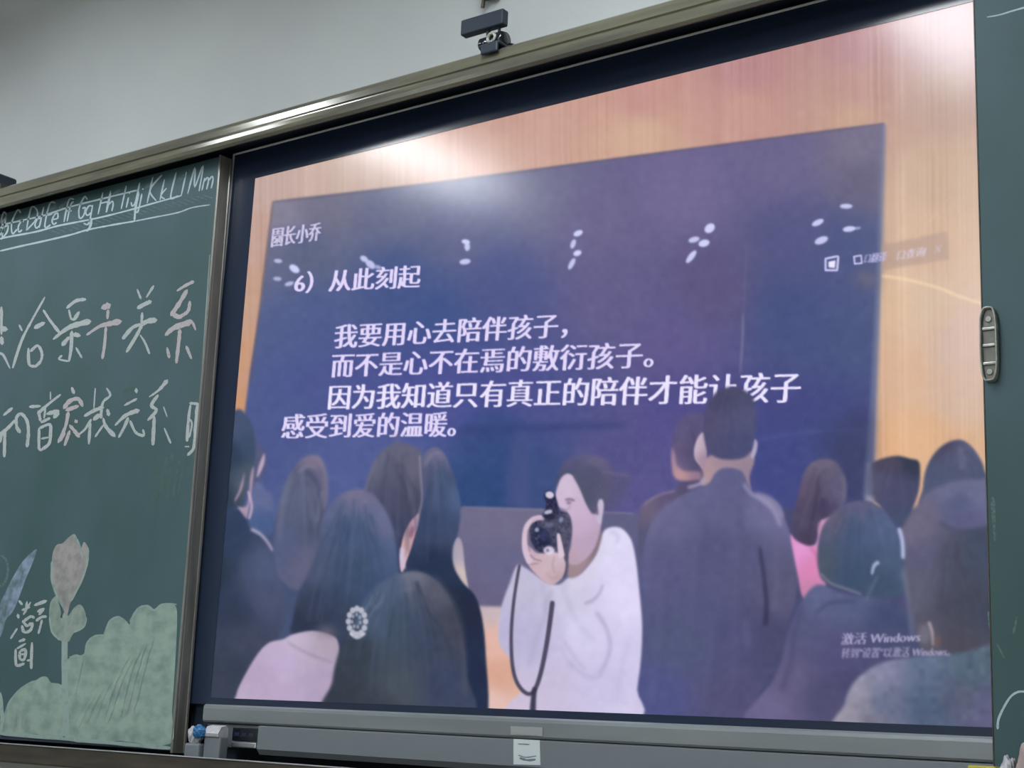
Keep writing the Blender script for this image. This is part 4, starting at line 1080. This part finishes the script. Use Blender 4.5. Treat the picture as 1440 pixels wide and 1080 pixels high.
def piece(name, sel, parent, label=None):
    f = FACES[sel]
    if not len(f): return None
    u, inv = np.unique(f.ravel(), return_inverse=True)
    me = bpy.data.meshes.new(name)
    me.vertices.add(len(u))
    me.vertices.foreach_set('co', V[u].astype(np.float32).ravel())
    me.loops.add(len(f) * 4)
    me.loops.foreach_set('vertex_index', inv.astype(np.int32).ravel())
    me.polygons.add(len(f))
    me.polygons.foreach_set('loop_start', np.arange(0, len(f) * 4, 4, dtype=np.int32))
    me.update(calc_edges=True)
    ca = me.attributes.new('picture', 'FLOAT_COLOR', 'POINT')
    ca.data.foreach_set('color', np.concatenate([VC[u], np.ones((len(u), 1))], 1).astype(np.float32).ravel())
    o = link(name, me, M['picture'], parent)
    if label: o['label'] = label
    return o


groups = {1: ('pictured_screen_wall', 'dark violet-blue wall of screens in the picture'), 2: ('pictured_stage', 'grey stage front in the picture'), 3: ('pictured_floor', 'strip of bright orange-pink floor'),
          60: ('caption_line', 'small white name caption'), 61: ('caption_line', 'white heading line of Chinese characters'), 62: ('caption_line', 'first white sentence'), 63: ('caption_line', 'second white sentence'),
          64: ('caption_line', 'longest white sentence, partly behind the tall man'), 65: ('caption_line', 'lowest white sentence'), 66: ('toolbar', 'small floating toolbar'), 67: ('activation_notice', 'pale activation notice at the lower right')}
known = set(groups) | PEOPLE
screen = piece('screen', ~np.isin(FI, list(known)), disp, 'glowing screen, pale wooden wall in its picture')
for g, (nm, lab) in groups.items(): piece(nm, FI == g, screen, lab)
for g in sorted(PEOPLE): piece('pictured_person', FI == g, screen, P[g])

# ------------------------------------------------------------------ display body
BZL, BZT, BZB = 0.068, 0.0675, 0.0125
xL, xR = -BZL, SWD + BZL
zT, zB = ZT + BZT, ZT - SHT - BZB
bm = bmesh.new()
box(bm, xL, 0.0, -0.001, 0.012, zB, zT - 0.003)
box(bm, SWD, xR, -0.001, 0.012, zB, zT - 0.003)
box(bm, 0, SWD, -0.001, 0.012, ZT, zT - 0.003)
box(bm, 0, SWD, -0.001, 0.012, zB, ZT - SHT)
tag(obj('bezel', bm, M['bezel'], disp), 'glossy black bezel')
bm = bmesh.new()
box(bm, xL - 0.002, xR + 0.002, -0.004, 0.012, zT - 0.003, zT + 0.0005, 0.0008)
box(bm, xL - 0.003, xL - 0.0005, -0.004, 0.012, zB, zT)
box(bm, xR + 0.0005, xR + 0.003, -0.004, 0.012, zB, zT)
tag(obj('edge_trim', bm, M['trim'], disp), 'thin silver edge trim')
bm = bmesh.new()
box(bm, xL + 0.0, xR, 0.014, 0.083, 1.17, zT - 0.006, 0.004)
obj('rear_case', bm, M['black'], disp)
bm = bmesh.new()
prof = [(0.014, zB), (-0.018, zB), (-0.022, zB - 0.003), (-0.023, zB - 0.008), (-0.0225, zB - 0.030), (-0.020, zB - 0.0335), (0.014, zB - 0.0335)]
profile_x(bm, prof, 0.008, xR - 0.01)
obj('front_bar', bm, M['bar'], disp)
bm = bmesh.new()
prof = [(0.014, zB - 0.035), (-0.0185, zB - 0.035), (-0.0205, zB - 0.037), (-0.021, zB - 0.078), (-0.012, zB - 0.088), (0.014, zB - 0.088)]
profile_x(bm, prof, 0.158, xR - 0.03)
obj('speaker_bar', bm, M['bar_low'], disp)
bm = bmesh.new()
prof = [(0.014, zB - 0.035), (-0.010, zB - 0.035), (-0.012, zB - 0.037), (-0.012, zB - 0.078), (0.014, zB - 0.078)]
profile_x(bm, prof, 0.012, 0.158)
obj('bar_end', bm, M['bar_low'], disp)
bm = bmesh.new()
box(bm, 0.088, 0.154, -0.0185, -0.008, zB - 0.065, zB - 0.041, 0.001)
pp = obj('port_panel', bm, M['black_gloss'], disp)
bm = bmesh.new()
for k in range(3):
    box(bm, 0.094 + k * 0.019, 0.107 + k * 0.019, -0.0192, -0.018, zB - 0.057, zB - 0.050, 0.0004, 1)
obj('port', bm, M['bezel'], pp)
bm = bmesh.new()
box(bm, 0.088, 0.154, -0.020, -0.008, zB - 0.077, zB - 0.067, 0.0015)
tag(obj('port_lip', bm, M['silver'], disp), 'pale lip beneath the ports')


def panel_on(name, pts, Y, m_, parent, t=0.0006):
    a_ = [at(x, y, Y) for x, y in pts]
    bm = bmesh.new()
    f0 = [bm.verts.new(Vector(v)) for v in a_]
    f1 = [bm.verts.new(Vector(v) + Vector((0, t, 0))) for v in a_]
    bm.faces.new(f0)
    bm.faces.new(f1[::-1])
    for i in range(len(a_)):
        j = (i + 1) % len(a_)
        bm.faces.new((f0[i], f1[i], f1[j], f0[j]))
    return obj(name, bm, m_, parent)


lg = panel_on('badge', [(718, 1021), (763, 1023), (763, 1035), (718, 1033)], -0.0236, M['logo'], disp)
tag(lg, 'blurred pale badge')
stk = panel_on('sticker', [(722, 1039), (759, 1041), (760, 1076), (722, 1075)], -0.0216, M['sticker'], disp)
tag(stk, 'small white paper sticker')
bm = strokes_bm([([(731, 1066), (742, 1069), (753, 1068)], 3), ([(729, 1062), (740, 1065), (754, 1063)], 1.6), ([(728, 1046), (745, 1047)], 1.4)], -0.0218, 0.2)
obj('sticker_writing', bm, M['sticker_ink'], stk)

# ------------------------------------------------------------------ webcam on top of the rail
wc = empty('webcam', (0.655, -0.045, ZR1), 'small black webcam clamped on the rail above the display', 'webcam')
bm = bmesh.new()
box(bm, 0.594, 0.692, -0.074, -0.056, 2.4665, 2.4975, 0.003, 3)
tag(obj('camera_body', bm, M['black'], wc), 'oblong dark body')
bm = bmesh.new()
tube(bm, [(0.6515, -0.062, 2.4665), (0.6515, -0.060, 2.452)], 0.0045, 10)
tube(bm, [(0.676, -0.062, 2.4665), (0.676, -0.060, 2.452)], 0.0030, 10)
obj('neck', bm, M['black'], wc)
bm = bmesh.new()
mtx = Matrix.Translation((0.664, -0.060, 2.441)) @ Matrix.Rotation(math.radians(90), 4, 'Y')
lathe(bm, [(0, -0.030), (0.010, -0.030), (0.0135, -0.026), (0.0135, -0.012), (0.0105, -0.010), (0.0105, -0.006), (0.0150, -0.003), (0.0165, 0.004), (0.0165, 0.022), (0.013, 0.029), (0, 0.029)], mtx, 28)
obj('hinge_barrel', bm, M['black_gloss'], wc, True)
bm = bmesh.new()
ms = Matrix.Translation((0.672, -0.078, 2.441)) @ Matrix.Rotation(math.radians(90), 4, 'X')
lathe(bm, [(0.0055, 0.0), (0.0065, 0.003), (0.0105, 0.003), (0.0115, 0.0), (0.0055, 0.0)], ms, 24)
lathe(bm, [(0.0, 0.0), (0.0030, 0.0035), (0.0, 0.0045)], Matrix.Translation((0.651, -0.075, 2.430)) @ Matrix.Rotation(math.radians(90), 4, 'X'), 12)
obj('hinge_ring', bm, M['clear'], wc, True)
bm = bmesh.new()
box(bm, 0.648, 0.696, -0.086, -0.030, ZR1 + 0.0002, 2.4285, 0.002)
box(bm, 0.655, 0.694, -0.0885, -0.0825, 2.407, 2.4285, 0.003)
obj('clamp', bm, M['black'], wc)
bm = bmesh.new()
tube(bm, [(0.69, -0.045, 2.438), (0.705, -0.02, 2.436), (0.72, 0.02, 2.428), (0.76, 0.06, 2.427), (0.86, 0.085, 2.4265), (1.2, 0.09, 2.4265)], 0.0025, 8)
obj('cable', bm, M['black'], wc)

# ------------------------------------------------------------------ dark box by the left edge, fitting at the top, stain
sp = empty('wall_speaker', (-1.0, -0.02, ZR1), 'dark box at the left edge standing on the rail above the left chalkboard', 'speaker')
e = at(25, 245, 0.018)
bm = bmesh.new()
box(bm, e[0] - 0.21, e[0], -0.065, 0.02, ZR1 + 0.010, at(10, 234, -0.05)[2], 0.006, 3)
tag(obj('speaker_case', bm, M['black'], sp), 'rounded dark case')
bm = bmesh.new()
box(bm, e[0] - 0.17, e[0] - 0.03, -0.045, 0.01, ZR1 + 0.0002, ZR1 + 0.013, 0.002)
box(bm, e[0] - 0.002, e[0] + 0.007, -0.030, 0.0, ZR1 + 0.016, ZR1 + 0.036, 0.002)
tag(obj('bracket', bm, M['bronze_dark'], sp), 'small grey bracket')
fx = at(681, 0, 0.09)
cv = empty('cable_box', (fx[0], 0.1, fx[2]), 'small dark fitting on the wall above the webcam, cut by the top of the frame', 'box')
bm = bmesh.new()
p0, p1 = at(670, 9, 0.07), at(692, 3, 0.07)
box(bm, p0[0], p1[0] + 0.005, 0.066, 0.098, p1[2] + 0.022, p1[2] + 0.10, 0.004)
obj('box_case', bm, M['black'], cv)
bm = bmesh.new()
tube(bm, [(p0[0] + 0.006, 0.085, p1[2] + 0.02), (p0[0] + 0.004, 0.085, p1[2] + 0.004)], 0.004, 8)
obj('cable_stub', bm, M['bronze_dark'], cv)

# ------------------------------------------------------------------ small things on the lower rail
YS = -0.082
ra = empty('chalk_box', (0.03, -0.05, 1.1335), 'small white open chalk carton at the left foot of the display', 'box')
bm = bmesh.new()
c0 = at(322, 1047, -0.045)
box(bm, 0.052, 0.096, -0.056, -0.034, 1.1337, 1.178, 0.003)
obj('carton', bm, M['bar_low'], ra)
bm = bmesh.new()
prof = [(-0.058, 1.178), (-0.060, 1.184), (-0.052, 1.196), (-0.040, 1.199), (-0.034, 1.194), (-0.034, 1.178)]
profile_x(bm, prof, 0.054, 0.093)
obj('flap', bm, M['white'], ra)
bl = empty('sponge', (0.015, -0.05, 1.134), 'crumpled blue and white wrapper beside the chalk carton', 'wrapper')
bm = bmesh.new()
bmesh.ops.create_icosphere(bm, subdivisions=3, radius=1)
for v in bm.verts:
    n_ = 1 + 0.22 * math.sin(7 * v.co.x + 3 * v.co.z) * math.cos(6 * v.co.y + 5 * v.co.z)
    v.co = Vector((0.043 + v.co.x * 0.015 * n_, -0.060 + v.co.y * 0.010 * n_, 1.186 + v.co.z * 0.012 * n_))
obj('wrapper_blue', bm, M['blue'], bl)
bl.name = 'crumpled_wrapper'
bm = bmesh.new()
bmesh.ops.create_icosphere(bm, subdivisions=3, radius=1)
for v in bm.verts:
    n_ = 1 + 0.25 * math.sin(9 * v.co.x + 4 * v.co.y) * math.cos(5 * v.co.z + 1)
    v.co = Vector((0.024 + v.co.x * 0.016 * n_, -0.052 + v.co.y * 0.012 * n_, 1.178 + v.co.z * 0.018 * n_))
obj('wrapper_white', bm, M['white'], bl)
bm = bmesh.new()
box(bm, 0.008, 0.049, -0.064, -0.042, 1.1337, 1.164, 0.004)
obj('wrapper_base', bm, M['bar_low'], bl)


def crumple(name, cx, cy, cz, rx, ry, rz, m_, label, cat, seed):
    bm = bmesh.new()
    bmesh.ops.create_icosphere(bm, subdivisions=4, radius=1)
    for v in bm.verts:
        n_ = 1 + 0.16 * math.sin(6 * v.co.x + seed) * math.cos(7 * v.co.z + 2 * seed) + 0.08 * math.sin(15 * v.co.y + 9 * v.co.x + seed)
        v.co = Vector((cx + v.co.x * rx * n_, cy + v.co.y * ry * n_, cz + v.co.z * rz * n_))
    return tag(obj(name, bm, m_, None, True), label, cat)


a1 = at(1416, 1074, YS)
a2 = at(1447, 1062, YS - 0.02)
zlow = 1.140
crumple('crumpled_tissue', a1[0], -0.072, (a1[2] + 0.006 + zlow) / 2, 0.013, 0.014, (a1[2] + 0.012 - zlow) / 2, M['white'], 'crumpled white tissue below the right chalkboard', 'tissue', 1.0)
crumple('cloth_bundle', a2[0] + 0.012, -0.086, (a2[2] + 0.010 + zlow) / 2 + 0.009, 0.032, 0.014, (a2[2] + 0.010 - zlow) / 2, M['pink'], 'pale pinkish cloth bundle at the lower right corner', 'cloth', 2.3)
bm = bmesh.new()
a3, a4 = at(1364, 1076, -0.07), at(1403, 1077, -0.07)
box(bm, a3[0], a4[0], -0.080, -0.060, 1.1402, a3[2], 0.002)
tag(obj('eraser', bm, M['yellow'], None), 'yellow board eraser on the lower rail at the right', 'eraser')
